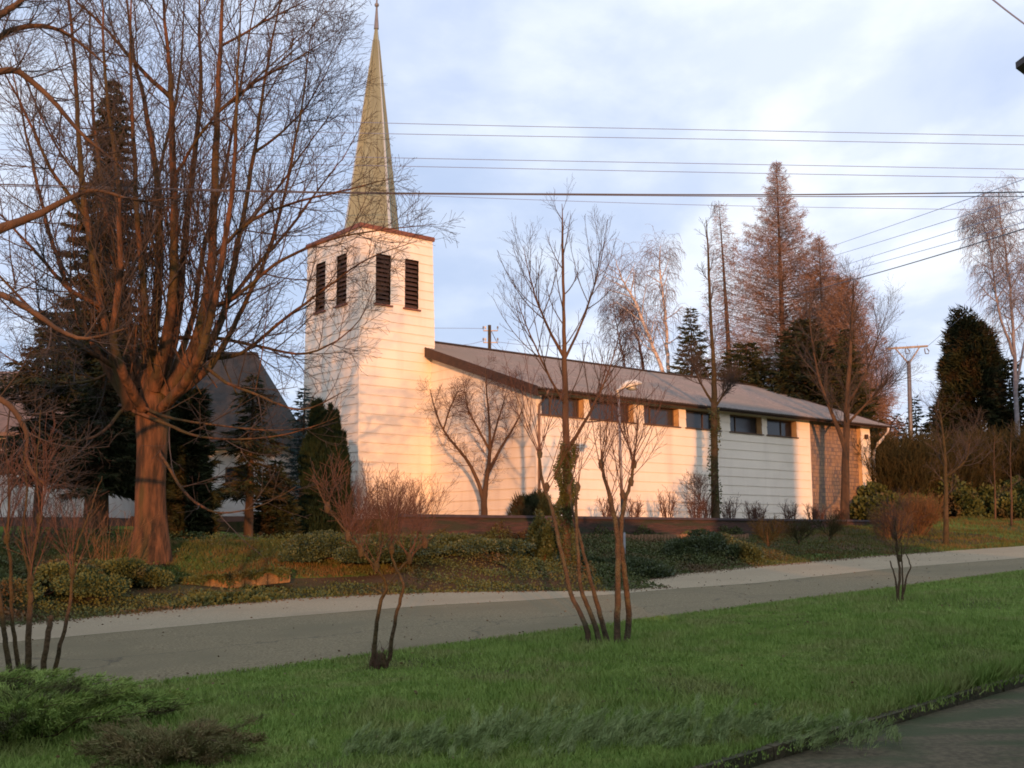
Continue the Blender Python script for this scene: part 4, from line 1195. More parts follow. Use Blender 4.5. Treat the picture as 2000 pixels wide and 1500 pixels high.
conifer('conifer_tree', gp(588, 47), zt(590, 755, 47), 1.25, 'small blue green conifer glimpsed between the dark roofed house and the yew', mn=M['bluen'], nb=110, per=80, seed=8, t0=.02, droop=-.2, size=.3, wid=.06, prof=lambda t: (1 - t) ** .6)
conifer('conifer_tree', gp(535, 38), zt(528, 900, 38), 1.0, 'low dark conifer between the loose conifer and the yew', nb=90, per=110, seed=9, t0=.0, droop=-.1, size=.28, wid=.06)


def columnar_yew():
    Y = 41.0; b = gp(632, Y); rs = np.random.RandomState(9)
    T = thing('columnar_yew', b, 'dense dark columnar yew standing against the foot of the tower', 'tree')
    C = []; Dr = []
    cols = [(0, 0, zt(600, 790, Y) + .15, .55), (.25, -.1, zt(620, 775, Y), .6), (.62, .1, zt(640, 785, Y), .5), (.9, -.1, zt(655, 800, Y), .42), (1.15, .1, zt(668, 840, Y), .35), (-.05, .4, zt(605, 775, Y), .5), (.45, -.35, zt(630, 800, Y), .5), (1.3, -.1, zt(678, 900, Y), .25), (.75, .35, zt(648, 795, Y), .5)]
    bx = at(607, 1040, Y)[0]
    for i, (ox, oy, z1, r) in enumerate(cols):
        H = z1 - b[2]; m = 4500
        t = rs.rand(m) ** .85; rr = r * np.clip((1 - t) * 2.6, .08, 1) * (.8 + .2 * np.sin(t * 14 + i)) * (1 + .25 * (t < .3))
        a = rs.rand(m) * 2 * pi; q = rs.rand(m) ** .35
        C.append(np.stack([bx + ox + rr * q * np.cos(a), b[1] + oy + rr * q * np.sin(a), b[2] + H * t * .96], 1))
        Dr.append(np.stack([np.cos(a) * .35, np.sin(a) * .35, np.ones(m) * 1.2], 1) + rs.normal(0, .3, (m, 3)))
    C = np.concatenate(C); Dr = np.concatenate(Dr)
    link('crown', flakes('crown', C, Dr, rs.uniform(.12, .3, len(C)), .06), M['yew'], T)
    gt = Grow()
    for (ox, oy, z1, r) in cols: gt.add([(bx + .5 + ox * .3, b[1] + oy * .3, b[2] - .3), (bx + ox, b[1] + oy, b[2] + 1.5), (bx + ox, b[1] + oy, z1 - .4)], [.09, .06, .02], 6)
    link('trunk', gt.mesh('trunk', True), M['bark'], T)
columnar_yew()


# ---- larches and birches behind the nave
conifer('larch_tree', gt_(1517, 330, 82), zt(1517, 312, 82), 9.0, 'tallest rust brown bare larch behind the right half of the nave', mn=M['larchtwig'], mb=M['twig'], nb=520, per=470, droop=.06, size=.55, wid=.028, seed=12, zsp=.22, jit=.9,
        prof=lambda t: (1 - t) ** .88 * (.88 + .12 * sin(t * 13)), t0=.18, spread=.15, tr=.42, lean=(0, 0))
conifer('larch_tree', gp(1437, 80), zt(1408, 392, 80), 2.7, 'slender one sided bare larch with a crooked stem left of the tallest larch', mn=M['larchtwig'], mb=M['twig'], nb=200, per=90, droop=-.3, size=.5, wid=.028, zsp=.25, jit=.9, seed=13, t0=.28, lean=(-.6, 0), tr=.36,
        prof=lambda t: (1 - t) ** .45 * .9, spread=.2)
conifer('larch_tree', gt_(1600, 480, 78), zt(1604, 462, 78), 4.6, 'rust brown bare larch forming the right shoulder of the tallest larch', mn=M['larchtwig'], mb=M['twig'], nb=340, per=230, droop=.3, size=.55, wid=.030, zsp=.3, jit=.9, seed=14, t0=.15, tr=.3, prof=lambda t: (1 - t) ** .75)
conifer('larch_tree', gt_(1648, 560, 74), zt(1650, 545, 74), 3.5, 'lowest rust brown bare larch, behind the right end of the nave roof', mn=M['larchtwig'], mb=M['twig'], nb=340, per=260, droop=.4, size=.55, wid=.030, zsp=.3, jit=.9, seed=15, t0=.05, tr=.25, prof=lambda t: (1 - t) ** .42)
conifer('spruce_tree', gt_(1349, 620, 76), zt(1349, 598, 76), 2.9, 'young green spruce behind the middle of the nave roof', mn=M['needle2'], nb=150, per=120, droop=-.12, size=.5, wid=.10, seed=16, t0=.25, tr=.2, prof=lambda t: (1 - t) ** .75)
conifer('spruce_tree', gt_(1568, 640, 71), zt(1560, 622, 71), 4.6, 'broad dark green spruce in front of the larches', mn=M['needle'], nb=210, per=210, droop=-.12, size=.55, wid=.11, seed=17, t0=.15, tr=.25, prof=lambda t: (1 - t) ** .55)
conifer('spruce_tree', gt_(1458, 680, 73), zt(1455, 668, 73), 4.0, 'low olive green spruce between the young spruce and the broad dark one', mn=M['needle2'], nb=150, per=190, droop=-.1, size=.5, wid=.11, seed=18, t0=.15, tr=.2, prof=lambda t: (1 - t) ** .5)
conifer('conifer_tree', gt_(1652, 660, 68), zt(1652, 640, 68), 2.9, 'brownish conifer whose flank slopes down to the nave roof end', mn=M['needle2'], nb=160, per=190, droop=-.1, size=.5, wid=.09, seed=19, t0=.05, tr=.2, prof=lambda t: (1 - t) ** .75)
def dense_tree(name, b, top, rad, label, seed, m, cnt, size=.45, wid=.11, power=.45, low=.0):
    rs = np.random.RandomState(seed); H = top - b[2]; T = thing(name, b, label, 'tree')
    k = 150; t = rs.uniform(low, .97, k); a = rs.uniform(0, 2 * pi, k)
    R = rad * np.clip((1 - t) ** power * np.minimum(1, .7 + t), 0.05, 2) * rs.uniform(.6, 1.06, k)
    cc = np.stack([R * np.cos(a) * .86, R * np.sin(a) * .86, H * t], 1); cr = rs.uniform(.12, .30, k) * rad
    i = rs.randint(0, k, cnt); vv = rs.normal(size=(cnt, 3)); vv /= np.linalg.norm(vv, axis=1, keepdims=True)
    C = cc[i] + vv * (cr[i] * rs.rand(cnt) ** .4)[:, None] * [1, 1, 1.5]
    r_ = np.hypot(C[:, 0], C[:, 1]); C[:, 2] = np.maximum(C[:, 2], .05)
    out = C / (np.linalg.norm(C * [1, 1, 0], axis=1, keepdims=True) + .1)
    Dr = out * [.9, .9, 0] + rs.normal(0, .5, (cnt, 3)) + [0, 0, .35]
    link('crown', flakes('crown', C + b, Dr, rs.uniform(.6, 1.4, cnt) * size, wid), m, T)
    g = Grow(); g.add([(b[0], b[1], b[2] - .3), (b[0], b[1], b[2] + H * .5), (b[0], b[1], b[2] + H * .93)], [.28, .18, .03], 8)
    for j in range(0, k, 3): g.add([(b[0], b[1], b[2] + cc[j, 2] * .8), tuple(cc[j] * [.5, .5, .95] + b), tuple(cc[j] + b)], [.07, .045, .015], 4)
    link('trunk', g.mesh('trunk', True), M['bark'], T)


dense_tree('cypress_tree', gt_(1892, 640, 78), zt(1890, 620, 78), 3.2, 'big dark egg shaped cypress on the right beside the utility pole', 20, M['needle'], 90000)
conifer('conifer_tree', gp(1990, 74), zt(2000, 700, 74), 2.6, 'dark conifer cut by the right edge of the view', mn=M['needle'], nb=150, per=170, droop=-.1, size=.5, wid=.11, seed=22, t0=.0, prof=lambda t: (1 - t) ** .6)
for i, (px, py, r, sd) in enumerate([(1735, 770, 1.6, 23), (1762, 806, 2.0, 24), (1800, 772, 2.2, 25), (1835, 790, 2.2, 26)]):
    conifer('conifer_tree', gp(px, 96), zt(px, py, 96), r * 1.3, ['thin distant conifer right beside the end of the nave roof', 'lowest of the small distant conifers left of the utility pole', 'small distant conifer just right of the utility pole', 'small distant conifer against the foot of the cypress'][i],
            mn=M['bluen'] if i < 2 else M['needle'], nb=90, per=70, size=.6, wid=.16, seed=sd, t0=0, group='small distant conifers')


def birch(b, stems, label, seed, c, mb=None, mt=None, Y=80):
    random.seed(seed); T = thing('birch_tree', b, label, 'tree'); g, gt = Grow(), Grow()
    for s in stems: limb(g, gt, pxpath(s, Y), c, sides=6, wob=.05)
    finish(T, g, gt, mb or M['birch'], mt or M['twig'])


M['greybark'] = mat('grey_bark', (.27, .25, .27), (.17, .155, .17), .9, 4, spec=.1)  # shade put into the bark colour of the right birch; also colours birch twigs
BC = dict(n=[30, 13, 7], t0=[.3, .15, .1], ang=[48, 45, 40], len=[3.2, 2.0, 1.3], r=[.05, .02, .011], seg=[6, 6, 5], up=[.05, -.22, -.42], wig=.12, rmin=.009, rlimb=.035)
birch(gp(1310, 80), [[(1310, 1000, 0, .2), (1300, 760, 0, .16), (1268, 660, 0, .13), (1240, 590, 0, .1), (1215, 545, 0, .06), (1203, 508, 0, .02)]], 'white birch leaning left with drooping twigs behind the nave', 31, dict(BC, n=[18, 8, 5]), mt=M['greybark'])
birch(gp(1300, 80), [[(1312, 1000, 0, .2), (1306, 760, .5, .16), (1302, 660, .5, .12), (1296, 580, .5, .09), (1288, 520, .5, .05), (1290, 480, .5, .02)]], 'upright white birch with drooping twigs behind the nave', 32, dict(BC, n=[22, 9, 5], len=[2.6, 1.8, 1.2]), mt=M['greybark'])
birch(gp(1985, 72), [[(1990, 1040, 0, .18), (1985, 800, 0, .15), (1978, 640, 0, .10), (1968, 520, 0, .07), (1955, 430, 0, .04), (1950, 378, 0, .02)],
                     [(1985, 760, 0, .09), (2010, 620, .6, .07), (2030, 500, 1, .06), (2040, 410, 1, .02)], [(1982, 700, 0, .1), (1950, 600, -.8, .07), (1932, 480, -1, .04), (1915, 420, -1, .02)]],
      'tall loose birch with grey twigs above the cypress at the right edge', 33, dict(BC, n=[34, 12, 7], len=[2.3, 1.5, .9], rmin=.008), mb=M['greybark'], mt=M['greybark'], Y=72)
birch(gp(1255, 88), [[(1262, 1000, 0, .2), (1258, 740, 0, .14), (1240, 640, 0, .08), (1232, 600, 0, .03)], [(1215, 900, 0, .1), (1222, 740, 0, .08), (1205, 640, 0, .04), (1200, 600, 0, .02)]],
      'low hazy thicket tree behind the nave ridge left of the birches', 34, dict(BC, len=[2.2, 1.6, 1.0], n=[20, 10, 6]), mb=M['redtwig'], mt=M['redtwig'], Y=88)


# ---- bare trees in front of the church
def bare(name, b, stems, Y, label, c, seed, mb='bark', mg='twig', sides=8, cat='tree', wob=.01, t0=None):
    random.seed(seed); T = thing(name, b, label, cat); g, gt = Grow(), Grow()
    for s in stems:
        cc = c
        if isinstance(s, tuple): s, cc = s
        limb(g, gt, pxpath(s, Y), cc, sides=sides, wob=wob, t0=t0)
    finish(T, g, gt, M[mb], M[mg]); return T


SL1 = dict(n=[17, 5, 3], t0=[.34, .2, .2], ang=[42, 34, 32], len=[3.1, .95, .42], r=[.022, .008, .005], seg=[8, 5, 3], up=[.13, .08, .05], wig=.045, rmin=.0032, rlimb=.03, taper=.78)
slender = bare('bare_tree', gp(1106, 30), [[(1106, 1125, 0, .14), (1107, 1000, 0, .115), (1106, 860, 0, .10), (1103, 720, 0, .075), (1101, 600, 0, .045), (1099, 480, 0, .035), (1098, 398, 0, .008)],
     [(1107, 880, 0, .07), (1130, 845, -.3, .05), (1160, 790, -.6, .035), (1190, 720, -.8, .02), (1225, 600, -.9, .006)],
     [(1103, 700, 0, .05), (1070, 640, -.3, .035), (1040, 560, -.5, .02), (1022, 480, -.6, .006)],
     [(1104, 700, 0, .04), (1140, 620, .4, .03), (1165, 540, .6, .018), (1175, 470, .6, .006)],
     [(1104, 790, 0, .04), (1075, 740, -.5, .03), (1030, 640, -.8, .018), (1010, 585, -.9, .006)]], 30,
     'slender straight bare tree with an ivy covered foot in front of the nave', SL1, 41)
def ivy_on(root, path, Y, rad, m, size=.07, seed=2):
    rs = np.random.RandomState(seed); P = np.array([q[:3] for q in pxpath(path, Y)])
    f = rs.rand(m) * (len(P) - 1) * .999; i = f.astype(int); u = (f - i)[:, None]
    q = P[i] * (1 - u) + P[i + 1] * u; a = rs.rand(m) * 2 * pi
    r = rad * (.55 + .6 * rs.rand(m)) * (.75 + .35 * np.sin(f * 5 + a))
    C = q + np.stack([r * np.cos(a), r * np.sin(a), rs.normal(0, .08, m)], 1)
    Dr = np.stack([np.cos(a), np.sin(a), rs.normal(-.2, .6, m)], 1)
    link('ivy', flakes('ivy', C, Dr, rs.uniform(.6, 1.3, m) * size, size * .45, True), M['treeivy'], root)
ivy_on(slender, [(1106, 1130, 0, 0), (1106, 1000, 0, 0), (1105, 935, 0, 0), (1106, 870, 0, 0)], 30, .27, 9000, size=.055)

FT = hit(1652, 1015, N - V * 2.6, V); FY = float(FT[1])
F1 = dict(n=[18, 8, 5], t0=[.35, .15, .15], ang=[38, 35, 35], len=[2.6, 1.2, .55], r=[.03, .014, .008], seg=[7, 5, 4], up=[.10, .06, .05], wig=.09, rmin=.0052, rlimb=.034, taper=.5)
bare('bare_tree', (FT[0], FT[1], TB), [[(1650, 1018, 0, .26), (1651, 920, 0, .21), (1653, 850, 0, .18), (1654, 790, 0, .15), (1660, 700, 0, .10), (1664, 610, 0, .05), (1668, 540, 0, .015)],
     [(1651, 880, 0, .14), (1640, 845, 0, .12), (1622, 800, 0, .10), (1600, 740, 0, .07), (1585, 660, 0, .04), (1580, 590, 0, .015)],
     [(1654, 790, 0, .09), (1690, 730, .5, .06), (1715, 660, .6, .03), (1732, 610, .6, .012)], [(1653, 830, 0, .07), (1700, 780, -.5, .05), (1745, 730, -.8, .02)]], FY,
     'forked bare tree in front of the mosaic panel at the right end of the nave', F1, 42)
GT = hit(1396, 1012, N - V * 2.4, V); GY = float(GT[1])
tr = bare('bare_tree', (GT[0], GT[1], TB), [[(1398, 1016, 0, .22), (1396, 930, 0, .18), (1395, 860, 0, .165), (1395, 790, 0, .15), (1394, 720, 0, .11), (1388, 620, 0, .075), (1384, 520, 0, .06), (1380, 430, 0, .015)],
     [(1394, 790, 0, .07), (1378, 765, 0, .055), (1362, 735, 0, .04), (1350, 700, 0, .015)], [(1395, 800, 0, .06), (1410, 775, 0, .05), (1425, 750, 0, .02)],
     [(1396, 950, -.2, .03), (1375, 985, -.3, .02), (1362, 960, -.4, .01)]], GY,
     'straight bare tree with a knobbly mossy trunk before the third window from the right', dict(F1, n=[18, 7, 4], t0=[.42, .15, .15], len=[1.7, .8, .4], rmin=.007, taper=.6), 43, mb='greenbark')
ivy_on(tr, [(1397, 1010, 0, 0), (1395, 900, 0, 0), (1395, 800, 0, 0)], GY, .24, 700, size=.10, seed=5)
HT = hit(946, 1008, N - U * 1.6, U); HY = float(HT[1])
bare('bare_tree', (HT[0], HT[1], TB), [[(946, 1010, 0, .15), (946, 975, 0, .13), (951, 930, 0, .10), (957, 880, 0, .075), (955, 820, 0, .05), (950, 760, 0, .03), (948, 715, 0, .01)],
     [(945, 985, 0, .10), (935, 945, 0, .085), (916, 905, 0, .07), (893, 875, 0, .058), (866, 840, 0, .042), (850, 800, 0, .035), (840, 760, 0, .012)],
     [(866, 840, 0, .04), (878, 800, 0, .03), (892, 770, 0, .01)],
     [(957, 880, 0, .06), (935, 840, -.3, .045), (915, 800, -.4, .03), (905, 750, -.4, .01)],
     [(951, 930, 0, .08), (975, 880, .3, .06), (1000, 840, .4, .045), (1020, 800, .5, .02), (1030, 755, .5, .008)],
     [(957, 880, 0, .05), (970, 830, 0, .04), (985, 780, .2, .02), (995, 740, .2, .008)]], HY,
     'small bare tree forking low into bent stems in front of the gable wall', dict(F1, n=[14, 9, 6], len=[1.15, .6, .34], ang=[50, 46, 42], up=[.04, .03, .02], wig=.13, r=[.015, .008, .005], rmin=.0042, t0=[.25, .15, .15]), 44, mg='redtwig')

# two young trees and one more on the right hand meadow
Rr = dict(n=[18, 7, 4], t0=[.3, .15, .15], ang=[45, 40, 40], len=[1.7, .8, .4], r=[.02, .010, .006], seg=[6, 4, 3], up=[.12, .08, .05], wig=.1, rmin=.005, rlimb=.03)
bare('bare_tree', gp(1847, 45), [[(1848, 1072, 0, .13), (1848, 1000, 0, .10), (1847, 940, 0, .085), (1845, 880, 0, .06), (1838, 820, 0, .03), (1832, 790, 0, .01)],
     [(1848, 930, 0, .05), (1870, 915, 0, .04), (1890, 890, 0, .03), (1893, 840, 0, .01)]], 45, 'young bare tree on the meadow right of the church', Rr, 45, mb='greenbark')
for k_, (px, Y, dy, lb) in enumerate([(1975, 55, 1052, 'thin sapling nearest the right edge on the meadow'), (1943, 60, 1040, 'thin sapling left of the one at the right edge')]):
    bare('sapling', gp(px, Y), [[(px, dy, 0, .07), (px + 1, 980, 0, .05), (px - 2, 900, 0, .03), (px, 850, 0, .01)]], Y, lb, dict(Rr, n=[10, 5, 3], len=[1.2, .6, .3]), 46 + k_, cat='sapling')


# ---- shrubs
M['olivetwig'] = mat('olive_twig', (.070, .056, .026), (.032, .034, .016), .95, 1.2, detail=6, spec=.05)
def shrub(b, H, R, label, seed, m='redtwig', n=14, sub=(7, 5), r0=.012, spread=.55, name='bare_shrub', group=None, lens=(.45, .25), rmin=.0035, cat='shrub', up=.12):
    random.seed(seed); T = thing(name, b, label, cat, group); g, gt = Grow(), Grow()
    c = dict(n=list((1,) + tuple(sub)), t0=[.2, .2, .15], ang=[30, 32, 35], len=[0, H * lens[0], H * lens[1]], r=[.01, r0 * .55, r0 * .35], seg=[5, 4, 3], up=[up, .1, .06], wig=.1, rmin=rmin, rlimb=9)
    for i in range(n):
        a = random.random() * 2 * pi; q = random.random() ** .5
        p = (b[0] + .3 * R * q * cos(a), b[1] + .3 * R * q * sin(a), b[2] - .05)
        d = norm((cos(a) * spread * q * R / H * 1.3, sin(a) * spread * q * R / H * 1.3, 1))
        L = H * random.uniform(.7, 1.08)
        branch(g, g, p, d, L, r0, 1, c)
    link('stems', g.mesh('stems'), M[m], T); return T


q = CH(-2.6, 2.0, TB - .1)
shrub(gp(762, 42), 2.5, 2.6, 'wide reddish bare bush against the foot of the tower', 50, n=75, sub=(7, 5), r0=.014, spread=.9, lens=(.42, .22))
shrub(gp(742, 40), 1.4, 2.0, 'low dense reddish bush between the yew and the wide bush', 51, n=40, sub=(7, 5), r0=.012, spread=.9)
for i, (a, H, w) in enumerate([(3.6, 1.0, .5), (5.4, 1.3, .55), (6.9, 1.1, .5), (8.2, 1.25, .5), (9.6, 1.1, .6), (10.9, .95, .5), (12.2, .8, .4), (14.2, 1.0, .6), (15.6, .9, .45), (17.0, .8, .45), (18.3, .8, .4), (1.6, 1.0, .6), (-.3, .8, .5)]):
    p = CH(a, -2.2 - .3 * (i % 3), TB - .06)
    px_ = ['first', 'second', 'third', 'fourth', 'fifth', 'sixth', 'seventh', 'eighth', 'ninth', 'tenth', 'eleventh', 'twelfth', 'thirteenth']
    order = sorted(range(13), key=lambda k: [3.6, 5.4, 6.9, 8.2, 9.6, 10.9, 12.2, 14.2, 15.6, 17.0, 18.3, 1.6, -.3][k]).index(i)
    shrub(p, H, w, 'pruned low bare shrub in front of the nave, %s from the left in its row' % px_[order], 60 + i, n=16, sub=(4, 3), r0=.022, spread=.6, group='pruned shrubs along the terrace wall', m='redtwig', rmin=.007)
shrub(gp(1790, 50), 1.7, 1.3, 'bright orange twiggy bush on the meadow right of the church', 80, m='orangetwig', n=55, sub=(8, 6), r0=.014, spread=.9, rmin=.006)
shrub(gp(1738, 47), 1.2, 1.2, 'smaller orange brown bush close to the right end of the church', 81, m='orangetwig', n=40, sub=(7, 5), r0=.012, spread=.8, rmin=.005)
for i, (px, Y, H, R, lb) in enumerate([(1722, 64, 4.6, 3.2, 'brown thicket bush directly behind the right end of the church'), (1765, 63, 4.0, 3.2, 'brown thicket bush below the utility pole'), (1812, 64, 4.1, 3.2, 'brown thicket bush left of the young meadow tree'),
                                   (1862, 65, 4.4, 3.4, 'brown thicket bush right of the young meadow tree'), (1912, 66, 4.3, 3.4, 'brown thicket bush under the dark cypress'), (1962, 66, 4.6, 3.4, 'brown thicket bush second from the right edge'), (2012, 66, 4.4, 3.4, 'brown thicket bush cut by the right edge')]):
    shrub(gp(px, Y), H, R, lb, 90 + i, m='olivetwig', n=85, sub=(9, 7), r0=.03, spread=.75, group='brown thicket at the edge of the meadow', rmin=.013)


def leafy(b, R, H, label, seed, m='rhodo', cnt=9000, size=.09, name='evergreen_bush', elong=(1, 1), cat='bush', needle=False, kind_dir=.5):
    rs = np.random.RandomState(seed); T = thing(name, b, label, cat)
    k = 22
    cc = np.stack([rs.uniform(-1, 1, k), rs.uniform(-1, 1, k), rs.uniform(.15, 1, k) ** .8], 1)
    nrm_ = np.sqrt((cc[:, :2] ** 2).sum(1)); cc[:, :2] /= np.maximum(1, nrm_)[:, None]
    cc[:, 2] *= np.sqrt(np.clip(1.15 - (cc[:, :2] ** 2).sum(1), .15, 1))
    i = rs.randint(0, k, cnt); v = rs.normal(size=(cnt, 3)); v /= np.linalg.norm(v, axis=1, keepdims=True)
    q = rs.rand(cnt) ** .4
    C = cc[i] * .78 + v * q[:, None] * .3
    C[:, 2] = np.abs(C[:, 2])
    C = C * np.array([R * elong[0], R * elong[1], H]) + np.array(b)
    Dr = v + np.array([0, 0, kind_dir]) + rs.normal(0, .4, (cnt, 3))
    link('foliage', flakes('foliage', C, Dr, rs.uniform(.6, 1.3, cnt) * size, size * (.16 if needle else .42), not needle), M[m], T)
    g = Grow()
    for j in range(k): g.add([(b[0], b[1], b[2] - .1), (b[0] + cc[j, 0] * R * .3 * elong[0], b[1] + cc[j, 1] * R * .3, b[2] + cc[j, 2] * H * .5), tuple(cc[j] * .75 * [R * elong[0], R * elong[1], H] + b)], [.03, .02, .008], 4)
    link('stems', g.mesh('stems'), M['bark'], T); return T


leafy(gp(1385, 36), 2.0, .95, 'broad dark rhododendron on the bank below the nave', 100, cnt=30000, elong=(.9, .9), size=.065)
leafy(gp(1262, 29.5), .85, .42, 'small dark low bush at the tip of the planted bank', 101, cnt=4000, size=.08)
leafy(gp(1060, 31), .5, 1.45, 'upright dark evergreen beside the ivy covered foot of the slender tree', 102, cnt=7000, size=.09)
leafy(CH(-1.6, -1.7, TB - .05), 1.1, 1.15, 'spiky dark green bush in front of the left corner of the nave', 103, m='needle', cnt=7000, size=.26, needle=True, kind_dir=1.2)
leafy(gp(690, 29), 2.0, .85, 'spreading dark evergreen right of the ochre stone wall', 104, cnt=26000, size=.06)
leafy(gp(880, 29.5), 2.6, .55, 'wide mound of dark evergreen below the terrace wall', 105, cnt=30000, size=.06)
leafy(gp(1180, 31), 1.6, .5, 'dark evergreen mound behind the multi stemmed tree', 106, cnt=16000, size=.06)
leafy(gp(195, 24.3), 1.6, .7, 'dark green mound at the left of the bank near the pavement', 107, m='ivy', cnt=32000, size=.055)
leafy(gp(70, 23.0), 2.0, .75, 'dark green mound behind the left multi stemmed shrub', 108, m='ivy', cnt=32000, size=.055)
leafy(gp(430, 24.6), 1.5, .10, 'low leafy edging in front of the ochre stone wall', 109, m='ivy', cnt=6000, size=.08)
for i, (px, Y, H, m_, lb) in enumerate([(60, 26, 1.5, 'redtwig', 'dense reddish stems at the far left below the white house'), (150, 27, 1.6, 'orangetwig', 'orange stemmed bush between the far left stems and the big trunk'), (215, 26, 1.5, 'orangetwig', 'shorter orange stemmed bush left of the big trunk'), (-10, 27, 1.7, 'redtwig', 'reddish bush cut by the left edge'), (105, 31, 1.4, 'twig', 'greyish brown bare bush in front of the white wall at the left')]):
    shrub(gp(px, Y), H, 1.2, lb, 110 + i, m=m_, n=13, sub=(4, 4), r0=.010, spread=.6, rmin=.0035)


# ---- coppiced shrubs on the verge
def stems(px0, Y, label, L, seed, heads, c, mb='bark', mg='redtwig', name='multi_stemmed_tree', stub=None, cat='tree', foot=0):
    random.seed(seed); b = gp(px0, Y); T = thing(name, b, label, cat); g, gt = Grow(), Grow()
    for s in L: limb(g, gt, pxpath([(a_, b_, c_, d_ * .80) for a_, b_, c_, d_ in s], Y), None, sides=8, wob=.008)
    for (px, py, dy, n, H, sp, r) in heads:
        q = at(px, py, Y + dy)
        for i in range(n):
            a = random.random() * 2 * pi; o = random.uniform(.2, 1) * sp
            d = norm((cos(a) * o, sin(a) * o, 1))
            branch(g, g, (q[0], q[1], q[2] + random.uniform(-.1, .1)), d, H * random.uniform(.6, 1.1), r, 1, c)
        t_ = Grow(); gt.add([(q[0], q[1], q[2] - .07), (q[0], q[1], q[2]), (q[0], q[1], q[2] + .06)], [.03, .045, .02], 7)
    for i in range(foot):
        a = random.random() * 2 * pi; q = b + np.array([cos(a) * .12 * random.random(), sin(a) * .12, 0])
        branch(g, g, tuple(q), norm((cos(a) * .3, sin(a) * .3, 1)), random.uniform(.12, .3), .006, 2, c)
    finish(T, g, gt, M[mb], M[mg]); return T


M['stembark'] = mat('lichen_bark', (.11, .072, .045), (.06, .046, .030), .95, 9, .9, 40, spec=.1, col3=(.10, .085, .05), scale3=5., pos3=(.5, .6))
SH = dict(n=[1, 6, 4], t0=[.2, .2, .15], ang=[30, 32, 35], len=[0, .55, .28], r=[.01, .0055, .003], seg=[6, 4, 3], up=[.10, .08, .05], wig=.07, rmin=.0024, rlimb=9)
stems(1190, 15.0, 'group of five slim trunks with pollarded twiggy heads on the lawn by the road', [
    [(1152, 1262, 0, .055), (1142, 1215, 0, .045), (1116, 1160, .2, .04), (1092, 1060, .3, .036), (1080, 1000, .4, .032), (1060, 940, .5, .028), (1052, 880, .5, .02)],
    [(1174, 1264, 0, .05), (1155, 1200, 0, .042), (1135, 1150, 0, .036), (1128, 1060, 0, .03), (1125, 990, 0, .026), (1128, 950, 0, .02)],
    [(1190, 1264, .1, .052), (1172, 1200, .2, .044), (1158, 1150, .2, .038), (1140, 1080, .3, .03), (1120, 1000, .4, .024), (1110, 950, .4, .016)],
    [(1204, 1266, -.1, .062), (1206, 1200, -.1, .055), (1207, 1120, -.1, .05), (1206, 1050, -.1, .046), (1194, 985, -.1, .04), (1180, 930, -.1, .028), (1172, 900, -.1, .02)],
    [(1222, 1262, .1, .06), (1228, 1200, .1, .052), (1220, 1120, 0, .048), (1213, 1050, 0, .042), (1218, 990, 0, .038), (1232, 940, .1, .028), (1238, 900, .1, .02)]], 71,
    [(1054, 885, .5, 8, 1.5, .8, .008), (1068, 950, .5, 4, 1.2, 1.2, .007), (1128, 950, 0, 3, 1.3, .7, .006), (1112, 955, .4, 3, 1.1, .8, .006), (1174, 905, -.1, 7, 1.3, .75, .008), (1192, 975, -.1, 4, 1.2, 1.0, .007), (1216, 965, 0, 5, 1.4, .7, .007), (1238, 905, .1, 12, 1.45, .95, .008), (1232, 940, .1, 4, 1.3, 1.3, .007)], dict(SH, n=[1, 5, 3], rmin=.0022), mb='stembark')
stems(742, 13.1, 'small coppiced shrub with two mossy stems rising from a stump on the lawn', [
    [(728, 1300, 0, .045), (733, 1240, 0, .033), (742, 1180, 0, .028), (755, 1145, 0, .025), (735, 1110, -.1, .022), (705, 1075, -.2, .02), (680, 1045, -.3, .017), (640, 990, -.3, .012), (610, 930, -.3, .006)],
    [(760, 1290, 0, .035), (770, 1220, 0, .028), (785, 1160, 0, .025), (788, 1140, 0, .024), (770, 1100, .1, .02), (765, 1070, .1, .018), (775, 1000, .2, .010), (785, 950, .2, .005)],
    [(755, 1145, 0, .02), (775, 1120, .2, .018), (800, 1090, .3, .014), (830, 1060, .4, .011), (880, 1025, .5, .005)],
    [(735, 1110, -.1, .015), (745, 1060, .1, .012), (740, 1000, .1, .008), (735, 930, .1, .004)],
    [(740, 1318, 0, .10), (742, 1295, 0, .11), (745, 1280, 0, .06)]], 72,
    [(680, 1045, -.3, 8, .85, 1.0, .006), (705, 1075, -.2, 5, .8, 1.2, .005), (765, 1070, .1, 7, .95, .9, .005), (800, 1090, .3, 7, .85, 1.3, .005), (830, 1060, .4, 5, .65, 1.2, .005), (735, 1105, -.1, 4, .8, 1.0, .005), (640, 990, -.3, 4, .55, .9, .004)], dict(SH, len=[0, .38, .2]), mb='greenbark', mg='redtwig', name='coppiced_shrub', cat='shrub', foot=16)
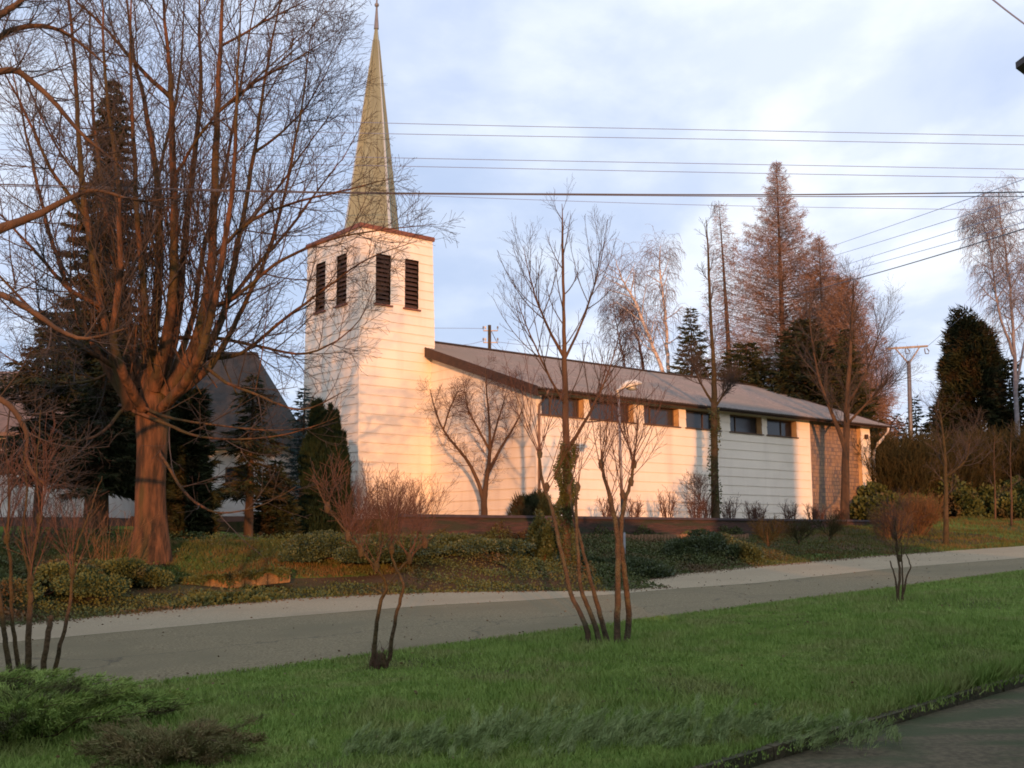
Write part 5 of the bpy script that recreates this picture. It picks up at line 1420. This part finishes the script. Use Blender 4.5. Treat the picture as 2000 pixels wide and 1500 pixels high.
stems(70, 12.4, 'cluster of slim mossy stems at the left edge in front of the road', [
    [(22, 1335, 0, .045), (12, 1260, 0, .038), (2, 1190, 0, .032), (-10, 1100, 0, .026), (-14, 1000, 0, .02), (-10, 880, 0, .01)],
    [(44, 1335, .2, .04), (30, 1260, .2, .032), (22, 1180, .2, .028), (22, 1110, .2, .026), (14, 1050, .2, .022), (18, 960, .2, .016), (10, 860, .2, .006)],
    [(56, 1335, 0, .05), (55, 1260, 0, .044), (60, 1180, 0, .04), (58, 1130, 0, .036), (68, 1070, 0, .028), (78, 1010, 0, .02), (72, 920, 0, .012), (80, 800, 0, .005)],
    [(80, 1338, 0, .048), (88, 1280, 0, .040), (96, 1225, 0, .04), (100, 1205, 0, .036)],
    [(104, 1332, .1, .036), (118, 1260, .1, .03), (135, 1190, .1, .026), (142, 1120, .1, .02), (150, 1070, .1, .016), (178, 990, .1, .010), (200, 930, .1, .004)],
    [(58, 1130, 0, .02), (45, 1050, 0, .018), (52, 960, 0, .012), (45, 880, 0, .005)]], 73,
    [(78, 1010, 0, 5, .9, .4, .007), (14, 1050, .2, 5, 1.1, .4, .007), (60, 1130, 0, 4, 1.1, .45, .007), (142, 1115, .1, 5, .9, .5, .006), (-12, 1040, 0, 5, 1.1, .4, .007)], SH, mb='greenbark')
stems(1757, 20.1, 'small multi stemmed shrub with a rusty twig head standing alone on the right lawn', [
    [(1752, 1182, 0, .035), (1757, 1120, 0, .03), (1752, 1070, 0, .022), (1748, 1010, 0, .012)], [(1760, 1182, 0, .03), (1770, 1130, 0, .02), (1778, 1105, 0, .016), (1768, 1080, 0, .01)],
    [(1754, 1182, .1, .025), (1748, 1130, .1, .02), (1738, 1095, .1, .014)], [(1764, 1180, 0, .02), (1762, 1120, 0, .02), (1760, 1060, 0, .01)]], 74,
    [(1752, 1070, 0, 9, .95, .8, .005), (1757, 1090, 0, 6, .7, 1.3, .005), (1748, 1045, 0, 6, .7, 1.2, .005)], dict(SH, n=[1, 5, 3], ang=[30, 40, 42], wig=.11, rmin=.0026), mb='greenbark', mg='redtwig', name='coppiced_shrub', cat='shrub')
stems(1460, 38, 'bare grey brown bush with arching twigs right of the rhododendron', [[(1500, 1060, 0, .04), (1498, 1040, 0, .03)]], 75, [(1500, 1062, 0, 22, .9, 2.2, .010), (1560, 1058, 0, 18, .8, 2.2, .010), (1620, 1052, 0, 16, .8, 2.2, .010)], dict(SH, len=[0, .5, .3], rmin=.006), mg='olivetwig', name='bare_shrub', cat='shrub')


# ---- junipers in the foreground: arching sprays set with needles
def juniper(px, Y, R, H, label, seed, m, n=60, per=240, size=.045, elong=1.0, bias=(0, 0), w=.007):
    rs = np.random.RandomState(seed); b = gp(px, Y); T = thing('juniper_bush', b, label, 'juniper')
    g = Grow(); C = []; Dr = []
    for i in range(n):
        a = rs.uniform(0, 2 * pi); r = R * rs.uniform(.35, 1.05); h = H * rs.uniform(.35, 1.1)
        ex, ey = cos(a) * elong + bias[0], sin(a) + bias[1]
        s = rs.uniform(0, .35) * R; sa = rs.uniform(0, 2 * pi)
        p0 = b + np.array([cos(sa) * s * elong, sin(sa) * s, 0])
        P = np.array([p0 + np.array([ex * r * f, ey * r * f, h * (1.7 * f - .8 * f * f) + .02 * rs.normal()]) for f in np.linspace(0, 1, 6)])
        g.add([tuple(q) for q in P], list(np.linspace(.008, .002, 6)), 3)
        f = rs.rand(per) ** .7 * 4.99; k = f.astype(int); u = (f - k)[:, None]
        q = P[k] * (1 - u) + P[k + 1] * u; d = P[k + 1] - P[k]; d /= np.linalg.norm(d, axis=1, keepdims=True)
        sp = .055 * (1.1 - f / 5.5)
        C.append(q + rs.normal(0, 1, (per, 3)) * sp[:, None]); Dr.append(d * 1.2 + rs.normal(0, .55, (per, 3)) + [0, 0, .35])
    C = np.concatenate(C); Dr = np.concatenate(Dr)
    link('foliage', flakes('foliage', C, Dr, rs.uniform(.6, 1.5, len(C)) * size, w), M[m], T)
    link('branches', g.mesh('branches'), M['bark'], T)


juniper(55, 9.6, 1.25, .42, 'low dark green juniper filling the bottom left corner', 120, 'juniper', n=150, per=330, elong=1.1, size=.05, w=.010)
juniper(-60, 11.3, 1.2, .32, 'green juniper at the foot of the left stems', 121, 'juniper', n=110, per=300, size=.05, w=.010, elong=1.2)
juniper(215, 10.2, .7, .22, 'small juniper spreading towards the loose kerb stone', 126, 'juniper', n=60, per=260, size=.05, w=.010)
juniper(350, 8.6, .75, .22, 'brownish juniper right of the bottom left corner', 122, 'junbrown', n=100, per=300, elong=1.0, size=.045, w=.008)
def wisps(px, Y, RX, RY, label, seed, m, n, per=120, h=.22, w=.006, size=.045):
    rs = np.random.RandomState(seed); b = gp(px, Y); T = thing('juniper_bush', b, label, 'juniper'); g = Grow(); C = []; Dr = []
    for i in range(n):
        a = rs.uniform(0, 2 * pi); q = rs.rand() ** .5
        x, y = b[0] + RX * q * cos(a), b[1] + RY * q * sin(a)
        p0 = np.array([x, y, float(G(x, y))]); hh = h * rs.uniform(.35, 1.25) * (1.25 - .8 * q); r = hh * rs.uniform(.5, 1.5); az = rs.normal(.35, .7)
        e = np.array([cos(az), sin(az), 0])
        P = np.array([p0 + e * r * f + Zv * hh * (1.5 * f - .5 * f * f) for f in np.linspace(0, 1, 5)])
        g.add([tuple(k) for k in P], list(np.linspace(.004, .0012, 5)), 3)
        f = rs.rand(per) ** .8 * 3.99; k = f.astype(int); u_ = (f - k)[:, None]
        d = P[k + 1] - P[k]; d /= np.linalg.norm(d, axis=1, keepdims=True)
        C.append(P[k] * (1 - u_) + P[k + 1] * u_ + rs.normal(0, 1, (per, 3)) * (.026 * (1.15 - f / 4.5))[:, None]); Dr.append(d * 1.4 + rs.normal(0, .45, (per, 3)) + [0, 0, .2])
    C = np.concatenate(C); Dr = np.concatenate(Dr)
    link('foliage', flakes('foliage', C, Dr, rs.uniform(.6, 1.5, len(C)) * size, w), M[m], T)
    link('sprays', g.mesh('sprays'), M[m], T)


wisps(1010, 8.75, 1.15, .55, 'pale feathery juniper at the bottom centre of the lawn', 123, 'junpale', 120, h=.27)
wisps(1330, 8.9, .95, .5, 'pale juniper sprays where the lawn meets the dark path', 124, 'junpale', 80, h=.26)
wisps(760, 8.7, .7, .35, 'thin pale juniper tufts left of the feathery one', 125, 'junpale', 34, h=.16)
wisps(1590, 8.75, .6, .3, 'few loose juniper sprigs over the dark path', 127, 'junpale', 45, h=.18)

for i, (px, Y, H, R, lb) in enumerate([(1735, 61, 1.9, 2.2, 'dark evergreen undergrowth beside the right end of the church'), (1830, 63, 2.6, 2.6, 'dark evergreen undergrowth behind the young meadow tree'), (1925, 64, 2.8, 2.8, 'dark evergreen undergrowth below the cypress'), (2010, 63, 2.6, 2.4, 'dark evergreen undergrowth at the right edge')]):
    leafy(gp(px, Y), R, H, lb, 140 + i, m='ivy', cnt=9000, size=.2)

# ================================================================== LIGHT, SKY, CAMERA
def sky():
    w = bpy.data.worlds.new('World'); SC.world = w; w.use_nodes = True
    nt = w.node_tree; bg = nt.nodes['Background']; L = nt.links.new
    def nd(t, **k):
        n = nt.nodes.new(t)
        for a, b in k.items(): setattr(n, a, b)
        return n
    def math_(op, a, b=None, c=None, clamp=False):
        n = nd('ShaderNodeMath', operation=op, use_clamp=clamp)
        for i, x in enumerate((a, b, c)):
            if x is None: continue
            if isinstance(x, (int, float)): n.inputs[i].default_value = x
            else: L(x, n.inputs[i])
        return n.outputs[0]
    def rng(x, a, b, c=0., d=1., smooth=True):
        n = nd('ShaderNodeMapRange', interpolation_type='SMOOTHSTEP' if smooth else 'LINEAR'); L(x, n.inputs[0])
        for i, q in enumerate((a, b, c, d)): n.inputs[i + 1].default_value = q
        return n.outputs[0]
    def mix(f, a, b):
        n = nd('ShaderNodeMixRGB')
        for i, x in enumerate((f, a, b)):
            if isinstance(x, tuple): n.inputs[i].default_value = x
            elif isinstance(x, (int, float)): n.inputs[i].default_value = x
            else: L(x, n.inputs[i])
        return n.outputs[0]
    sk = nd('ShaderNodeTexSky', sky_type='NISHITA'); sk.sun_disc = False; sk.sun_elevation = SUN_EL; sk.sun_rotation = pi + SUN_AZ
    sk.dust_density = 1.0; sk.ozone_density = 2.5
    tc = nd('ShaderNodeTexCoord'); se = nd('ShaderNodeSeparateXYZ'); L(tc.outputs['Generated'], se.inputs[0])
    x, y, z = se.outputs
    zz = math_('MAXIMUM', z, 0.0)
    den = math_('ADD', zz, .16)
    cx = math_('DIVIDE', x, den); cy = math_('DIVIDE', y, den)
    cb = nd('ShaderNodeCombineXYZ'); L(cx, cb.inputs[0]); L(cy, cb.inputs[1])
    n1 = nd('ShaderNodeTexNoise'); n1.inputs['Scale'].default_value = 1.15; n1.inputs['Detail'].default_value = 7; n1.inputs['Roughness'].default_value = .52; n1.inputs['Distortion'].default_value = .5
    mp = nd('ShaderNodeMapping'); mp.inputs['Location'].default_value = (SKYX, SKYY, 0); mp.inputs['Rotation'].default_value = (0, 0, .35); mp.inputs['Scale'].default_value = (1., .75, 1)
    L(cb.outputs[0], mp.inputs[0]); L(mp.outputs[0], n1.inputs[0])
    n2 = nd('ShaderNodeTexNoise'); n2.inputs['Scale'].default_value = 3.2; n2.inputs['Detail'].default_value = 6; L(mp.outputs[0], n2.inputs[0])
    # broad brightness: whiter towards the upper right, bluer to the left and low on the right
    side = rng(math_('DIVIDE', x, math_('MAXIMUM', y, .15)), -.50, .42)
    f = math_('ADD', math_('MULTIPLY', n1.outputs['Fac'], .80), math_('MULTIPLY', n2.outputs['Fac'], .20))
    f = math_('ADD', f, math_('MULTIPLY', side, .13))
    f = math_('ADD', f, rng(z, .02, .30, -.07, .05))
    f = math_('ADD', f, rng(y, -.2, -.9, 0, .05))
    f = math_('ADD', f, rng(z, .5, .75, 0, .10))
    cl = rng(f, .43, .74)
    K = 1 / .12
    blue = mix(.80, sk.outputs[0], (.57 * K, .69 * K, .95 * K, 1))
    grey = (.71 * K, .79 * K, .97 * K, 1); white = (.88 * K, .94 * K, 1.04 * K, 1)
    c = mix(cl, blue, mix(rng(n2.outputs['Fac'], .40, .60), grey, white))
    # warm glow of the low sun, behind the viewer
    glow = rng(math_('ADD', math_('MULTIPLY', y, -cos(SUN_AZ)), math_('MULTIPLY', x, -sin(SUN_AZ))), .3, 1.)
    gl = math_('MULTIPLY', glow, rng(z, .55, .0))
    c = mix(math_('MULTIPLY', gl, .75), c, (1.7 * K, 1.25 * K, .85 * K, 1))
    L(c, bg.inputs['Color']); bg.inputs['Strength'].default_value = .12


SKYX, SKYY = 3.1, 1.7
sky()
sl = bpy.data.lights.new('sun', 'SUN'); sl.energy = 4.2; sl.angle = radians(.55); sl.color = (1.0, .42, .16)
so = bpy.data.objects.new('sun', sl); COL.objects.link(so)
from mathutils import Vector
so.rotation_euler = Vector((LX * cos(SUN_EL), LY * cos(SUN_EL), -sin(SUN_EL))).to_track_quat('-Z', 'Y').to_euler()

cam = bpy.data.cameras.new('camera'); cam.sensor_width = 36; cam.lens = F / 2000 * 36; cam.clip_end = 3000; cam.clip_start = .05
co = bpy.data.objects.new('camera', cam); COL.objects.link(co)
co.location = (0, 0, EYE); co.rotation_euler = (pi / 2 + PIT, 0, 0)
SC.camera = co
SC.view_settings.view_transform = 'Standard'; SC.view_settings.look = 'None'; SC.view_settings.gamma = 1; SC.view_settings.exposure = .2
SC.cycles.pixel_filter_type = 'BLACKMAN_HARRIS'; SC.cycles.filter_width = 1.8
SC.cycles.max_bounces = 5; SC.cycles.diffuse_bounces = 3; SC.cycles.glossy_bounces = 2
SC.cycles.use_adaptive_sampling = True
